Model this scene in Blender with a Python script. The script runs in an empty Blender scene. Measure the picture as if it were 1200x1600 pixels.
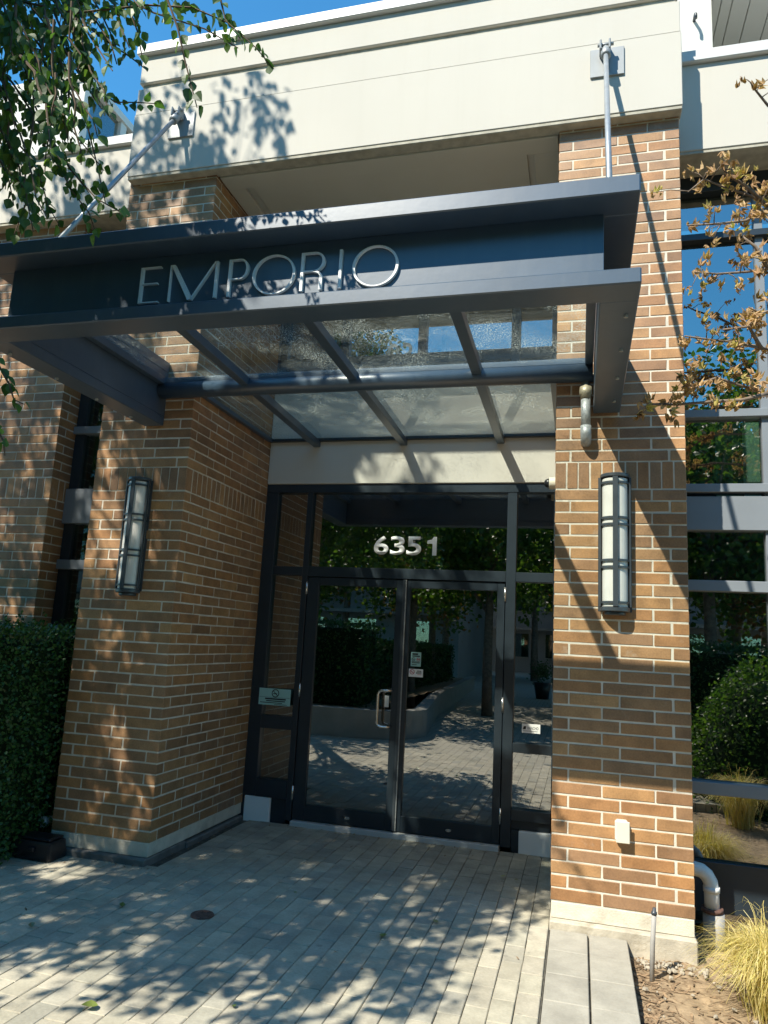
import bpy, bmesh, math, random
from mathutils import Vector, Matrix, noise
random.seed(7)
S = bpy.context.scene
COL = S.collection

# ------------------------------------------------------------------ camera
CAM = Vector((0.1579, -4.7447, 1.5897))
FW = Vector((-0.26000199, 0.9499548, 0.17316131))
RT = Vector((0.96559375, 0.25480644, 0.05198445))
UP = Vector((-0.00526026, -0.18071954, 0.9835206))
FPX = 1139.42
cd = bpy.data.cameras.new('camera'); cam = bpy.data.objects.new('camera', cd); COL.objects.link(cam)
m = Matrix((RT, UP, -FW)).transposed().to_4x4(); m.translation = CAM
cam.matrix_world = m
cd.sensor_fit = 'HORIZONTAL'; cd.sensor_width = 36.0; cd.lens = 36.0 * FPX / 1200.0
cd.clip_start = 0.05; cd.clip_end = 2000
S.camera = cam

# ------------------------------------------------------------------ light
SUN = Vector((0.592, 1.0, -1.305))            # the way the sunlight travels
w = bpy.data.worlds.new('World'); S.world = w; w.use_nodes = True
nt = w.node_tree; nt.nodes.clear()
sky = nt.nodes.new('ShaderNodeTexSky'); sky.sky_type = 'NISHITA'; sky.sun_disc = False
el = math.atan2(1.305, math.hypot(0.592, 1.0))
sky.sun_elevation = el; sky.sun_rotation = math.atan2(-SUN.x, -SUN.y)
sky.air_density = 1.4; sky.dust_density = 0.0; sky.ozone_density = 4.0; sky.altitude = 0
bg = nt.nodes.new('ShaderNodeBackground'); bg.inputs['Strength'].default_value = 0.105
ow = nt.nodes.new('ShaderNodeOutputWorld')
tint = nt.nodes.new('ShaderNodeMixRGB'); tint.blend_type = 'MULTIPLY'; tint.inputs[0].default_value = 1; tint.inputs[2].default_value = (0.42, 1.06, 1.28, 1)
nt.links.new(sky.outputs[0], tint.inputs[1]); nt.links.new(tint.outputs[0], bg.inputs[0]); nt.links.new(bg.outputs[0], ow.inputs[0])
sd = bpy.data.lights.new('sun', 'SUN'); sd.energy = 5.0; sd.angle = math.radians(0.53); sd.color = (1.0, 0.935, 0.80)
so = bpy.data.objects.new('sun', sd); COL.objects.link(so)
so.rotation_euler = SUN.to_track_quat('-Z', 'Y').to_euler(); so.location = (-8, -14, 20)
S.view_settings.view_transform = 'Standard'; S.view_settings.look = 'None'
S.view_settings.exposure = 0.80; S.view_settings.gamma = 1.0
S.render.engine = 'CYCLES'
S.cycles.max_bounces = 10; S.cycles.transparent_max_bounces = 24

# ------------------------------------------------------------------ materials
MATS = {}
def new_mat(n):
    mt = bpy.data.materials.new(n); mt.use_nodes = True
    return mt, mt.node_tree.nodes, mt.node_tree.links, mt.node_tree.nodes['Principled BSDF']
def paint(n, col, rough=0.5, metal=0.0, var=0.12, scale=3.0, bump=0.0, bscale=60.0, spec=0.5, dirt=None, dscale=1.5, dfrom=0.55, dto=0.75, streak=0.0):
    """plain surface: base colour with slow mottling, optional dirt colour, fine relief"""
    mt, N, L, b = new_mat(n)
    tc = N.new('ShaderNodeTexCoord'); nz = N.new('ShaderNodeTexNoise')
    nz.inputs['Scale'].default_value = scale; nz.inputs['Detail'].default_value = 6
    L.new(tc.outputs['Object'], nz.inputs['Vector'])
    r = N.new('ShaderNodeValToRGB')
    r.color_ramp.elements[0].position = 0.3; r.color_ramp.elements[1].position = 0.7
    r.color_ramp.elements[0].color = tuple(c * (1 - var) for c in col) + (1,)
    r.color_ramp.elements[1].color = tuple(min(1, c * (1 + var)) for c in col) + (1,)
    L.new(nz.outputs['Fac'], r.inputs[0]); out = r.outputs[0]
    if streak:
        mp = N.new('ShaderNodeMapping'); mp.inputs['Scale'].default_value = (9, 9, 0.5); L.new(tc.outputs['Object'], mp.inputs['Vector'])
        n5 = N.new('ShaderNodeTexNoise'); n5.inputs['Scale'].default_value = 1.0; n5.inputs['Detail'].default_value = 6; n5.inputs['Roughness'].default_value = 0.7
        L.new(mp.outputs[0], n5.inputs['Vector'])
        m6 = N.new('ShaderNodeMapRange'); m6.inputs[1].default_value = 0.5; m6.inputs[2].default_value = 0.8; m6.inputs[3].default_value = 0.0; m6.inputs[4].default_value = streak
        L.new(n5.outputs['Fac'], m6.inputs[0])
        x6 = N.new('ShaderNodeMixRGB'); x6.inputs[2].default_value = (0.40, 0.38, 0.31, 1); L.new(m6.outputs[0], x6.inputs[0]); L.new(out, x6.inputs[1]); out = x6.outputs[0]
    if dirt:
        n2 = N.new('ShaderNodeTexNoise'); n2.inputs['Scale'].default_value = dscale; n2.inputs['Detail'].default_value = 9
        n2.inputs['Roughness'].default_value = 0.65
        L.new(tc.outputs['Object'], n2.inputs['Vector'])
        mr = N.new('ShaderNodeMapRange'); mr.inputs[1].default_value = dfrom; mr.inputs[2].default_value = dto
        L.new(n2.outputs['Fac'], mr.inputs[0])
        mx = N.new('ShaderNodeMixRGB'); mx.inputs[2].default_value = tuple(dirt) + (1,)
        L.new(mr.outputs[0], mx.inputs[0]); L.new(out, mx.inputs[1]); out = mx.outputs[0]
    L.new(out, b.inputs['Base Color'])
    b.inputs['Roughness'].default_value = rough; b.inputs['Metallic'].default_value = metal
    b.inputs['Specular IOR Level'].default_value = spec
    if bump:
        n3 = N.new('ShaderNodeTexNoise'); n3.inputs['Scale'].default_value = bscale; n3.inputs['Detail'].default_value = 4
        L.new(tc.outputs['Object'], n3.inputs['Vector'])
        bp = N.new('ShaderNodeBump'); bp.inputs['Strength'].default_value = bump; bp.inputs['Distance'].default_value = 0.004
        L.new(n3.outputs['Fac'], bp.inputs['Height']); L.new(bp.outputs[0], b.inputs['Normal'])
    MATS[n] = mt
    return mt
def pieces(n, cols, rough=0.9, grain=0.28, gscale=90.0, bump=0.35, attr=False, stain=2.2, spec=0.25, bloom=0.0, spots=0.0):
    """bricks, pavers: each piece picks its own tone, grain and blotches inside it"""
    mt, N, L, b = new_mat(n)
    tc = N.new('ShaderNodeTexCoord')
    if attr:
        at = N.new('ShaderNodeAttribute'); at.attribute_name = 'tone'; rnd = at.outputs['Fac']; vec = tc.outputs['Object']
    else:
        oi = N.new('ShaderNodeObjectInfo'); rnd = oi.outputs['Random']
        cb = N.new('ShaderNodeCombineXYZ'); ml = N.new('ShaderNodeMath'); ml.operation = 'MULTIPLY'; ml.inputs[1].default_value = 37
        L.new(rnd, ml.inputs[0]); L.new(ml.outputs[0], cb.inputs[0]); L.new(ml.outputs[0], cb.inputs[2])
        va = N.new('ShaderNodeVectorMath'); L.new(tc.outputs['Object'], va.inputs[0]); L.new(cb.outputs[0], va.inputs[1]); vec = va.outputs[0]
    r = N.new('ShaderNodeValToRGB'); r.color_ramp.interpolation = 'LINEAR'
    e = r.color_ramp.elements
    for i, c in enumerate(cols):
        p = i / (len(cols) - 1)
        if i < 2: e[i].position = p; e[i].color = tuple(c) + (1,)
        else: q = e.new(p); q.color = tuple(c) + (1,)
    e[1].position = 1.0 / (len(cols) - 1)
    L.new(rnd, r.inputs[0])
    n1 = N.new('ShaderNodeTexNoise'); n1.inputs['Scale'].default_value = gscale; n1.inputs['Detail'].default_value = 5; n1.inputs['Roughness'].default_value = 0.7
    n2 = N.new('ShaderNodeTexNoise'); n2.inputs['Scale'].default_value = 9; n2.inputs['Detail'].default_value = 3
    L.new(vec, n1.inputs['Vector']); L.new(vec, n2.inputs['Vector'])
    ad = N.new('ShaderNodeMath'); ad.operation = 'ADD'; L.new(n1.outputs['Fac'], ad.inputs[0]); L.new(n2.outputs['Fac'], ad.inputs[1])
    mr = N.new('ShaderNodeMapRange'); mr.inputs[1].default_value = 0.7; mr.inputs[2].default_value = 1.3
    mr.inputs[3].default_value = 1 - grain; mr.inputs[4].default_value = 1 + grain
    L.new(ad.outputs[0], mr.inputs[0])
    mx = N.new('ShaderNodeMixRGB'); mx.blend_type = 'MULTIPLY'; mx.inputs[0].default_value = 1
    L.new(r.outputs[0], mx.inputs[1]); L.new(mr.outputs[0], mx.inputs[2])
    ge = N.new('ShaderNodeNewGeometry'); n4 = N.new('ShaderNodeTexNoise'); n4.inputs['Scale'].default_value = stain; n4.inputs['Detail'].default_value = 7; n4.inputs['Roughness'].default_value = 0.62
    L.new(ge.outputs['Position'], n4.inputs['Vector'])
    ms = N.new('ShaderNodeMapRange'); ms.inputs[1].default_value = 0.36; ms.inputs[2].default_value = 0.60; ms.inputs[3].default_value = 0.82; ms.inputs[4].default_value = 1.06
    L.new(n4.outputs['Fac'], ms.inputs[0])
    m5 = N.new('ShaderNodeMixRGB'); m5.blend_type = 'MULTIPLY'; m5.inputs[0].default_value = 1
    L.new(mx.outputs[0], m5.inputs[1]); L.new(ms.outputs[0], m5.inputs[2])
    res = m5.outputs[0]
    if bloom:
        n6 = N.new('ShaderNodeTexNoise'); n6.inputs['Scale'].default_value = 5.5; n6.inputs['Detail'].default_value = 8; n6.inputs['Roughness'].default_value = 0.72
        L.new(ge.outputs['Position'], n6.inputs['Vector'])
        m7 = N.new('ShaderNodeMapRange'); m7.inputs[1].default_value = 0.60; m7.inputs[2].default_value = 0.80; m7.inputs[4].default_value = bloom
        L.new(n6.outputs['Fac'], m7.inputs[0])
        x7 = N.new('ShaderNodeMixRGB'); x7.inputs[2].default_value = (0.52, 0.46, 0.38, 1); L.new(m7.outputs[0], x7.inputs[0]); L.new(res, x7.inputs[1]); res = x7.outputs[0]
    if spots:
        vo = N.new('ShaderNodeTexVoronoi'); vo.inputs['Scale'].default_value = 4.5; L.new(ge.outputs['Position'], vo.inputs['Vector'])
        n8 = N.new('ShaderNodeTexNoise'); n8.inputs['Scale'].default_value = 40; L.new(ge.outputs['Position'], n8.inputs['Vector'])
        a8 = N.new('ShaderNodeMath'); a8.operation = 'MULTIPLY_ADD'; a8.inputs[1].default_value = 0.12; L.new(n8.outputs['Fac'], a8.inputs[0]); L.new(vo.outputs['Distance'], a8.inputs[2])
        m8 = N.new('ShaderNodeMapRange'); m8.inputs[1].default_value = 0.12; m8.inputs[2].default_value = 0.155; m8.inputs[3].default_value = spots; m8.inputs[4].default_value = 0.0
        L.new(a8.outputs[0], m8.inputs[0])
        x8 = N.new('ShaderNodeMixRGB'); x8.inputs[2].default_value = (0.15, 0.14, 0.12, 1); L.new(m8.outputs[0], x8.inputs[0]); L.new(res, x8.inputs[1]); res = x8.outputs[0]
    L.new(res, b.inputs['Base Color']); b.inputs['Roughness'].default_value = rough
    b.inputs['Specular IOR Level'].default_value = spec
    bp = N.new('ShaderNodeBump'); bp.inputs['Strength'].default_value = bump; bp.inputs['Distance'].default_value = 0.003
    L.new(n1.outputs['Fac'], bp.inputs['Height']); L.new(bp.outputs[0], b.inputs['Normal'])
    MATS[n] = mt
    return mt
def glass(n, ior, tint, dirt=0.0, dcol=(0.5, 0.55, 0.5), dscale=60, wob=0.0):
    """pane: clear, mirrors at its front surface, optional dust specks"""
    mt, N, L, b = new_mat(n); N.remove(b); out = N['Material Output']
    fr = N.new('ShaderNodeFresnel'); fr.inputs[0].default_value = ior
    ge = N.new('ShaderNodeNewGeometry')
    iv = N.new('ShaderNodeMath'); iv.operation = 'SUBTRACT'; iv.inputs[0].default_value = 1; L.new(ge.outputs['Backfacing'], iv.inputs[1])
    mu = N.new('ShaderNodeMath'); mu.operation = 'MULTIPLY'; L.new(fr.outputs[0], mu.inputs[0]); L.new(iv.outputs[0], mu.inputs[1])
    tr = N.new('ShaderNodeBsdfTransparent'); tr.inputs[0].default_value = tuple(tint) + (1,)
    gl = N.new('ShaderNodeBsdfGlossy'); gl.inputs['Roughness'].default_value = 0.0; gl.inputs[0].default_value = (1, 1, 1, 1)
    tc = N.new('ShaderNodeTexCoord')
    if wob:
        nw = N.new('ShaderNodeTexNoise'); nw.inputs['Scale'].default_value = 1.6; nw.inputs['Detail'].default_value = 1
        L.new(tc.outputs['Object'], nw.inputs['Vector'])
        bp = N.new('ShaderNodeBump'); bp.inputs['Strength'].default_value = wob; bp.inputs['Distance'].default_value = 0.01
        L.new(nw.outputs['Fac'], bp.inputs['Height']); L.new(bp.outputs[0], gl.inputs['Normal'])
    mx = N.new('ShaderNodeMixShader'); L.new(mu.outputs[0], mx.inputs[0]); L.new(tr.outputs[0], mx.inputs[1]); L.new(gl.outputs[0], mx.inputs[2])
    res = mx
    if dirt:
        df = N.new('ShaderNodeBsdfDiffuse'); df.inputs[0].default_value = tuple(dcol) + (1,)
        tl = N.new('ShaderNodeBsdfTranslucent'); tl.inputs[0].default_value = tuple(dcol) + (1,)
        ms = N.new('ShaderNodeMixShader'); ms.inputs[0].default_value = 0.6; L.new(df.outputs[0], ms.inputs[1]); L.new(tl.outputs[0], ms.inputs[2])
        nz = N.new('ShaderNodeTexNoise'); nz.inputs['Scale'].default_value = dscale; nz.inputs['Detail'].default_value = 3
        n2 = N.new('ShaderNodeTexNoise'); n2.inputs['Scale'].default_value = 3.0; n2.inputs['Detail'].default_value = 4
        L.new(tc.outputs['Object'], nz.inputs['Vector']); L.new(tc.outputs['Object'], n2.inputs['Vector'])
        mr = N.new('ShaderNodeMapRange'); mr.inputs[1].default_value = 0.55; mr.inputs[2].default_value = 0.64; mr.inputs[3].default_value = 0.015; mr.inputs[4].default_value = dirt
        m2 = N.new('ShaderNodeMapRange'); m2.inputs[1].default_value = 0.40; m2.inputs[2].default_value = 0.62; m2.inputs[3].default_value = 0.18
        L.new(nz.outputs['Fac'], mr.inputs[0]); L.new(n2.outputs['Fac'], m2.inputs[0])
        mm = N.new('ShaderNodeMath'); mm.operation = 'MULTIPLY'; L.new(mr.outputs[0], mm.inputs[0]); L.new(m2.outputs[0], mm.inputs[1])
        md = N.new('ShaderNodeMixShader'); L.new(mm.outputs[0], md.inputs[0]); L.new(mx.outputs[0], md.inputs[1]); L.new(ms.outputs[0], md.inputs[2]); res = md
    L.new(res.outputs[0], out.inputs[0]); MATS[n] = mt
    return mt
def leafmat(n, cols, trans=0.35, attr=False, rough=0.45):
    mt, N, L, b = new_mat(n); out = N['Material Output']
    if attr:
        at = N.new('ShaderNodeAttribute'); at.attribute_name = 'tone'; rnd = at.outputs['Fac']
    else:
        oi = N.new('ShaderNodeObjectInfo'); rnd = oi.outputs['Random']
    r = N.new('ShaderNodeValToRGB'); e = r.color_ramp.elements
    for i, c in enumerate(cols):
        if i < 2: e[i].color = tuple(c) + (1,); e[i].position = i / (len(cols) - 1)
        else: q = e.new(i / (len(cols) - 1)); q.color = tuple(c) + (1,)
    e[1].position = 1.0 / (len(cols) - 1)
    L.new(rnd, r.inputs[0]); L.new(r.outputs[0], b.inputs['Base Color']); b.inputs['Roughness'].default_value = rough
    tl = N.new('ShaderNodeBsdfTranslucent')
    br = N.new('ShaderNodeMixRGB'); br.blend_type = 'MULTIPLY'; br.inputs[0].default_value = 1; br.inputs[2].default_value = (1.5, 1.6, 0.7, 1)
    L.new(r.outputs[0], br.inputs[1]); L.new(br.outputs[0], tl.inputs[0])
    mx = N.new('ShaderNodeMixShader'); mx.inputs[0].default_value = trans
    L.new(b.outputs[0], mx.inputs[1]); L.new(tl.outputs[0], mx.inputs[2]); L.new(mx.outputs[0], out.inputs[0])
    MATS[n] = mt
    return mt

BRICK = [(0.313, 0.159, 0.068), (0.368, 0.187, 0.076), (0.243, 0.137, 0.071), (0.392, 0.211, 0.086), (0.298, 0.171, 0.086), (0.424, 0.235, 0.098), (0.274, 0.159, 0.086), (0.344, 0.184, 0.084)]
M_brick = pieces('brick', BRICK, rough=0.50, spec=0.55, bump=0.22, bloom=0.55); M_brick_s = pieces('brick_far', BRICK, rough=0.50, spec=0.55, bump=0.22, bloom=0.55, attr=True)
PAVE = [(0.38, 0.351, 0.271), (0.437, 0.399, 0.314), (0.342, 0.328, 0.271), (0.408, 0.38, 0.294), (0.465, 0.427, 0.332)]
M_pave = pieces('paver', PAVE, gscale=70, grain=0.18, spots=0.45); M_pave_s = pieces('paver_far', PAVE, gscale=70, grain=0.18, spots=0.45, attr=True)
M_slab = pieces('edge_slab', [(0.34, 0.322, 0.27), (0.37, 0.35, 0.295), (0.315, 0.297, 0.25)], gscale=80, grain=0.12)
M_mortar = paint('mortar', (0.60, 0.56, 0.47), 0.95, var=0.15, scale=12, bump=0.5, bscale=160, spec=0.2)
M_joint = paint('paver_joint', (0.10, 0.095, 0.08), 1.0, var=0.3, scale=20, spec=0.1)
M_stucco = paint('cream_stucco', (0.535, 0.515, 0.46), 0.85, var=0.025, scale=1.2, bump=0.12, bscale=220, spec=0.25, dirt=(0.49, 0.47, 0.41), dscale=0.9, dfrom=0.58, dto=0.95, streak=0.13)
M_soffit = paint('soffit_paint', (0.56, 0.54, 0.47), 0.8, var=0.03, scale=2, spec=0.25)
M_coping = paint('coping_metal', (0.58, 0.59, 0.58), 0.45, var=0.03, scale=2)
M_drip = paint('drip_concrete', (0.40, 0.38, 0.31), 0.9, var=0.2, scale=14, bump=0.4, bscale=120)
M_plinth = paint('plinth_parge', (0.60, 0.56, 0.46), 0.95, var=0.12, scale=9, bump=0.6, bscale=90, dirt=(0.42, 0.38, 0.30), dscale=6, dfrom=0.5, dto=0.75)
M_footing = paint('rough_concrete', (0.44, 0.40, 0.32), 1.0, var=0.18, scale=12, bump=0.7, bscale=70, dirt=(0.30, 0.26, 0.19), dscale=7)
M_footd = paint('dark_concrete', (0.15, 0.15, 0.14), 1.0, var=0.25, scale=10, bump=0.7, bscale=70)  # darker concrete tone, used for the left pier footing
M_steel = paint('blue_grey_steel', (0.045, 0.076, 0.116), 0.37, var=0.10, scale=4, bump=0.06, bscale=25, spec=1.0, dirt=(0.070, 0.098, 0.130), dscale=5, dfrom=0.55, dto=0.85, streak=0.06)
M_frame = paint('frame_paint', (0.020, 0.030, 0.040), 0.35, var=0.12, scale=5, spec=0.5)
M_wframe = paint('window_frame_paint', (0.19, 0.215, 0.24), 0.42, var=0.06, scale=3, spec=0.6)
M_rod = paint('galvanised_rod', (0.30, 0.33, 0.35), 0.42, 0.4, var=0.1, scale=20)
M_plate = paint('plate_steel', (0.28, 0.30, 0.31), 0.5, 0.2, var=0.1, scale=8)
M_letter = paint('brushed_letter', (0.78, 0.80, 0.80), 0.45, 0.0, var=0.05, scale=20)
M_white = paint('white_vinyl', (0.88, 0.88, 0.86), 0.5, var=0.02)
M_lampm = paint('lamp_metal', (0.045, 0.055, 0.065), 0.38, var=0.15, scale=12, spec=0.6)
M_acryl = paint('opal_acrylic', (0.62, 0.61, 0.57), 0.30, var=0.05, scale=9, spec=0.5)
M_pvc = paint('white_pvc', (0.72, 0.71, 0.68), 0.4, var=0.06, scale=12, dirt=(0.50, 0.46, 0.40), dscale=8)
M_gpipe = paint('grey_pipe', (0.33, 0.32, 0.30), 0.75, var=0.12, scale=9, bump=0.3)
M_galv = paint('galvanised_pipe', (0.36, 0.38, 0.38), 0.5, 0.3, var=0.2, scale=30)
M_brass = paint('brass_coupling', (0.38, 0.34, 0.24), 0.5, 0.4, var=0.2, scale=30)
M_beige = paint('beige_plastic', (0.66, 0.62, 0.50), 0.45, var=0.03)
M_black = paint('black_plastic', (0.012, 0.013, 0.016), 0.35, var=0.2, scale=20)
M_chrome = paint('satin_steel', (0.70, 0.70, 0.68), 0.22, 0.9, var=0.04)
M_soil = paint('dry_soil', (0.30, 0.225, 0.145), 1.0, var=0.3, scale=18, bump=1.0, bscale=45, spec=0.1, dirt=(0.17, 0.12, 0.075), dscale=22, dfrom=0.52, dto=0.66)
M_mulch = paint('mulch', (0.23, 0.155, 0.09), 1.0, var=0.75, scale=25)
M_bark = paint('bark', (0.16, 0.13, 0.10), 0.95, var=0.35, scale=14, bump=0.8, bscale=40)
M_twig = paint('twig', (0.10, 0.07, 0.045), 0.9, var=0.3, scale=30)
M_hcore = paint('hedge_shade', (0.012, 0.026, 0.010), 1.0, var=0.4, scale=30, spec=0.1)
M_twigd = paint('grey_twig', (0.20, 0.15, 0.11), 0.9, var=0.3, scale=30)
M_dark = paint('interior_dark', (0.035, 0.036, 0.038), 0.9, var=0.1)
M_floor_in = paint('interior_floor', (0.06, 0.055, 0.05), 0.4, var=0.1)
M_rust = paint('rusty_iron', (0.115, 0.06, 0.045), 0.8, var=0.35, scale=40, bump=0.6, bscale=90)
M_stone = paint('stone_chip', (0.34, 0.30, 0.235), 0.95, var=0.2, scale=30)
M_conc = paint('cast_concrete', (0.27, 0.26, 0.23), 0.9, var=0.12, scale=4, bump=0.3)
M_green = paint('pale_green_glasswork', (0.22, 0.29, 0.22), 0.3, var=0.05)
M_blind = paint('pale_blind', (0.62, 0.66, 0.56), 0.8, var=0.04)
M_siding = paint('white_siding', (0.58, 0.58, 0.54), 0.7, var=0.03, scale=1)
M_groove = paint('siding_groove', (0.22, 0.21, 0.19), 0.9, var=0.1)
M_signg = paint('sign_mint', (0.36, 0.60, 0.56), 0.5, var=0.03)
M_print = paint('print_black', (0.02, 0.025, 0.025), 0.6, var=0.02)
M_red = paint('print_red', (0.55, 0.10, 0.10), 0.6, var=0.02)
M_grey_bldg = paint('grey_render', (0.24, 0.25, 0.245), 0.9, var=0.06, scale=1)
M_door_glass = glass('door_glass', 3.8, (0.62, 0.70, 0.68), wob=0.0)
M_win_glass = glass('window_glass', 3.6, (0.55, 0.66, 0.62))
M_slot_glass = glass('slot_glass', 1.8, (0.8, 0.86, 0.82))
M_can_glass = glass('canopy_glass', 1.6, (0.925, 0.955, 0.94), dirt=0.6, dcol=(0.62, 0.68, 0.62), dscale=130)
M_leaf = leafmat('leaf', [(0.030, 0.080, 0.022), (0.05, 0.12, 0.028), (0.09, 0.19, 0.034), (0.05, 0.125, 0.034), (0.20, 0.32, 0.05)], trans=0.5)
M_leaf_s = leafmat('leaf_mass', [(0.026, 0.070, 0.018), (0.045, 0.105, 0.022), (0.065, 0.14, 0.024), (0.11, 0.18, 0.030)], trans=0.45, attr=True)
M_leaf_y = leafmat('leaf_gold', [(0.05, 0.10, 0.02), (0.14, 0.15, 0.03), (0.20, 0.13, 0.03), (0.22, 0.09, 0.03)], attr=True)
M_hedge = leafmat('hedge_leaf', [(0.018, 0.055, 0.012), (0.030, 0.085, 0.016), (0.05, 0.13, 0.022)], trans=0.2, attr=True)
M_dry = leafmat('dry_leaf', [(0.34, 0.20, 0.10), (0.48, 0.31, 0.16), (0.56, 0.40, 0.22), (0.40, 0.24, 0.13), (0.44, 0.40, 0.10), (0.54, 0.36, 0.19)], trans=0.3, rough=0.8)
M_dry_s = leafmat('dry_leaf_mass', [(0.28, 0.16, 0.08), (0.40, 0.25, 0.13), (0.50, 0.34, 0.18)], trans=0.3, attr=True, rough=0.8)
M_grass = leafmat('straw_grass', [(0.50, 0.38, 0.12), (0.62, 0.50, 0.19), (0.68, 0.60, 0.32), (0.56, 0.46, 0.13), (0.42, 0.40, 0.12)], trans=0.3, attr=True, rough=0.7)
M_fall = leafmat('fallen_leaf', [(0.10, 0.16, 0.04), (0.34, 0.36, 0.07), (0.20, 0.20, 0.10)], trans=0.1)
def emit(n, col, st):
    mt, N, L, b = new_mat(n); b.inputs['Base Color'].default_value = tuple(col) + (1,)
    b.inputs['Emission Color'].default_value = tuple(col) + (1,); b.inputs['Emission Strength'].default_value = st
    MATS[n] = mt
    return mt

# ------------------------------------------------------------------ mesh helpers
def link(name, me, mat, parent=None, loc=None):
    o = bpy.data.objects.new(name, me)
    if mat and not me.materials: me.materials.append(mat)
    COL.objects.link(o)
    if parent is not None:
        o.parent = parent
        pl = parent.matrix_basis.translation.copy()
        q = parent.parent
        while q: pl += q.matrix_basis.translation; q = q.parent
        o.location = (Vector(loc) if loc else Vector()) - pl
    elif loc: o.location = loc
    return o
def tag(o, label, cat, group=None, kind=None):
    if label: o['label'] = label
    if cat: o['category'] = cat
    if group: o['group'] = group
    if kind: o['kind'] = kind
    return o
def thing(name, label, cat, loc, group=None):
    o = bpy.data.objects.new(name, None); COL.objects.link(o); o.location = loc; o.empty_display_size = 0.1
    return tag(o, label, cat, group)
def addbox(bm, x0, x1, y0, y1, z0, z1):
    v = [bm.verts.new(p) for p in ((x0, y0, z0), (x1, y0, z0), (x1, y1, z0), (x0, y1, z0), (x0, y0, z1), (x1, y0, z1), (x1, y1, z1), (x0, y1, z1))]
    for f in ((3, 2, 1, 0), (4, 5, 6, 7), (0, 1, 5, 4), (1, 2, 6, 5), (2, 3, 7, 6), (3, 0, 4, 7)): bm.faces.new([v[i] for i in f])
    return v
def fin(bm, name, mat, parent=None, bevel=0.0, smooth=False, seg=1):
    if bevel:
        bmesh.ops.bevel(bm, geom=list(bm.edges), offset=bevel, segments=seg, profile=0.6, affect='EDGES', clamp_overlap=True)
    me = bpy.data.meshes.new(name); bm.to_mesh(me); bm.free()
    if smooth: me.shade_smooth()
    return link(name, me, mat, parent)
def box(name, b, mat, parent=None, bevel=0.003):
    """box with its origin at its own centre, b = x0,x1,y0,y1,z0,z1 in world metres"""
    c = Vector(((b[0] + b[1]) / 2, (b[2] + b[3]) / 2, (b[4] + b[5]) / 2))
    bm = bmesh.new(); addbox(bm, b[0] - c.x, b[1] - c.x, b[2] - c.y, b[3] - c.y, b[4] - c.z, b[5] - c.z)
    if bevel: bmesh.ops.bevel(bm, geom=list(bm.edges), offset=bevel, segments=1, affect='EDGES', clamp_overlap=True)
    me = bpy.data.meshes.new(name); bm.to_mesh(me); bm.free()
    return link(name, me, mat, parent, c)
def boxes(name, bs, mat, parent=None, bevel=0.002):
    bm = bmesh.new()
    for b in bs: addbox(bm, *b)
    return fin(bm, name, mat, parent, bevel)
def tube_bm(bm, pts, rad, n=10, cap=True):
    pts = [Vector(p) for p in pts]; rings = []; prev = None
    for i, p in enumerate(pts):
        d = (pts[min(i + 1, len(pts) - 1)] - pts[max(i - 1, 0)]).normalized()
        if prev is None: a = d.orthogonal().normalized()
        else:
            a = prev - d * prev.dot(d); a = a.normalized() if a.length > 1e-6 else d.orthogonal().normalized()
        prev = a; b = d.cross(a); r = rad[i] if hasattr(rad, '__len__') else rad
        rings.append([bm.verts.new(p + (a * math.cos(2 * math.pi * k / n) + b * math.sin(2 * math.pi * k / n)) * r) for k in range(n)])
    for A, B in zip(rings, rings[1:]):
        for k in range(n): bm.faces.new((A[k], A[(k + 1) % n], B[(k + 1) % n], B[k]))
    if cap: bm.faces.new(rings[0][::-1]); bm.faces.new(rings[-1])
def tube(name, pts, rad, mat, parent=None, n=12, smooth=True):
    bm = bmesh.new(); tube_bm(bm, pts, rad, n); o = fin(bm, name, mat, parent)
    if smooth:
        for p in o.data.polygons: p.use_smooth = len(p.vertices) == 4
    return o
def prism_xz(bm, poly, y0, y1):
    a = [bm.verts.new((x, y0, z)) for x, z in poly]; b = [bm.verts.new((x, y1, z)) for x, z in poly]; n = len(poly)
    bm.faces.new(a); bm.faces.new(b[::-1])
    for i in range(n): bm.faces.new((a[(i + 1) % n], a[i], b[i], b[(i + 1) % n]))
def px_of(p):
    d = Vector(p) - CAM; z = d.dot(FW)
    if z < 0.05: return None
    return 600 + FPX * d.dot(RT) / z, 800 - FPX * d.dot(UP) / z, z

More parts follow.
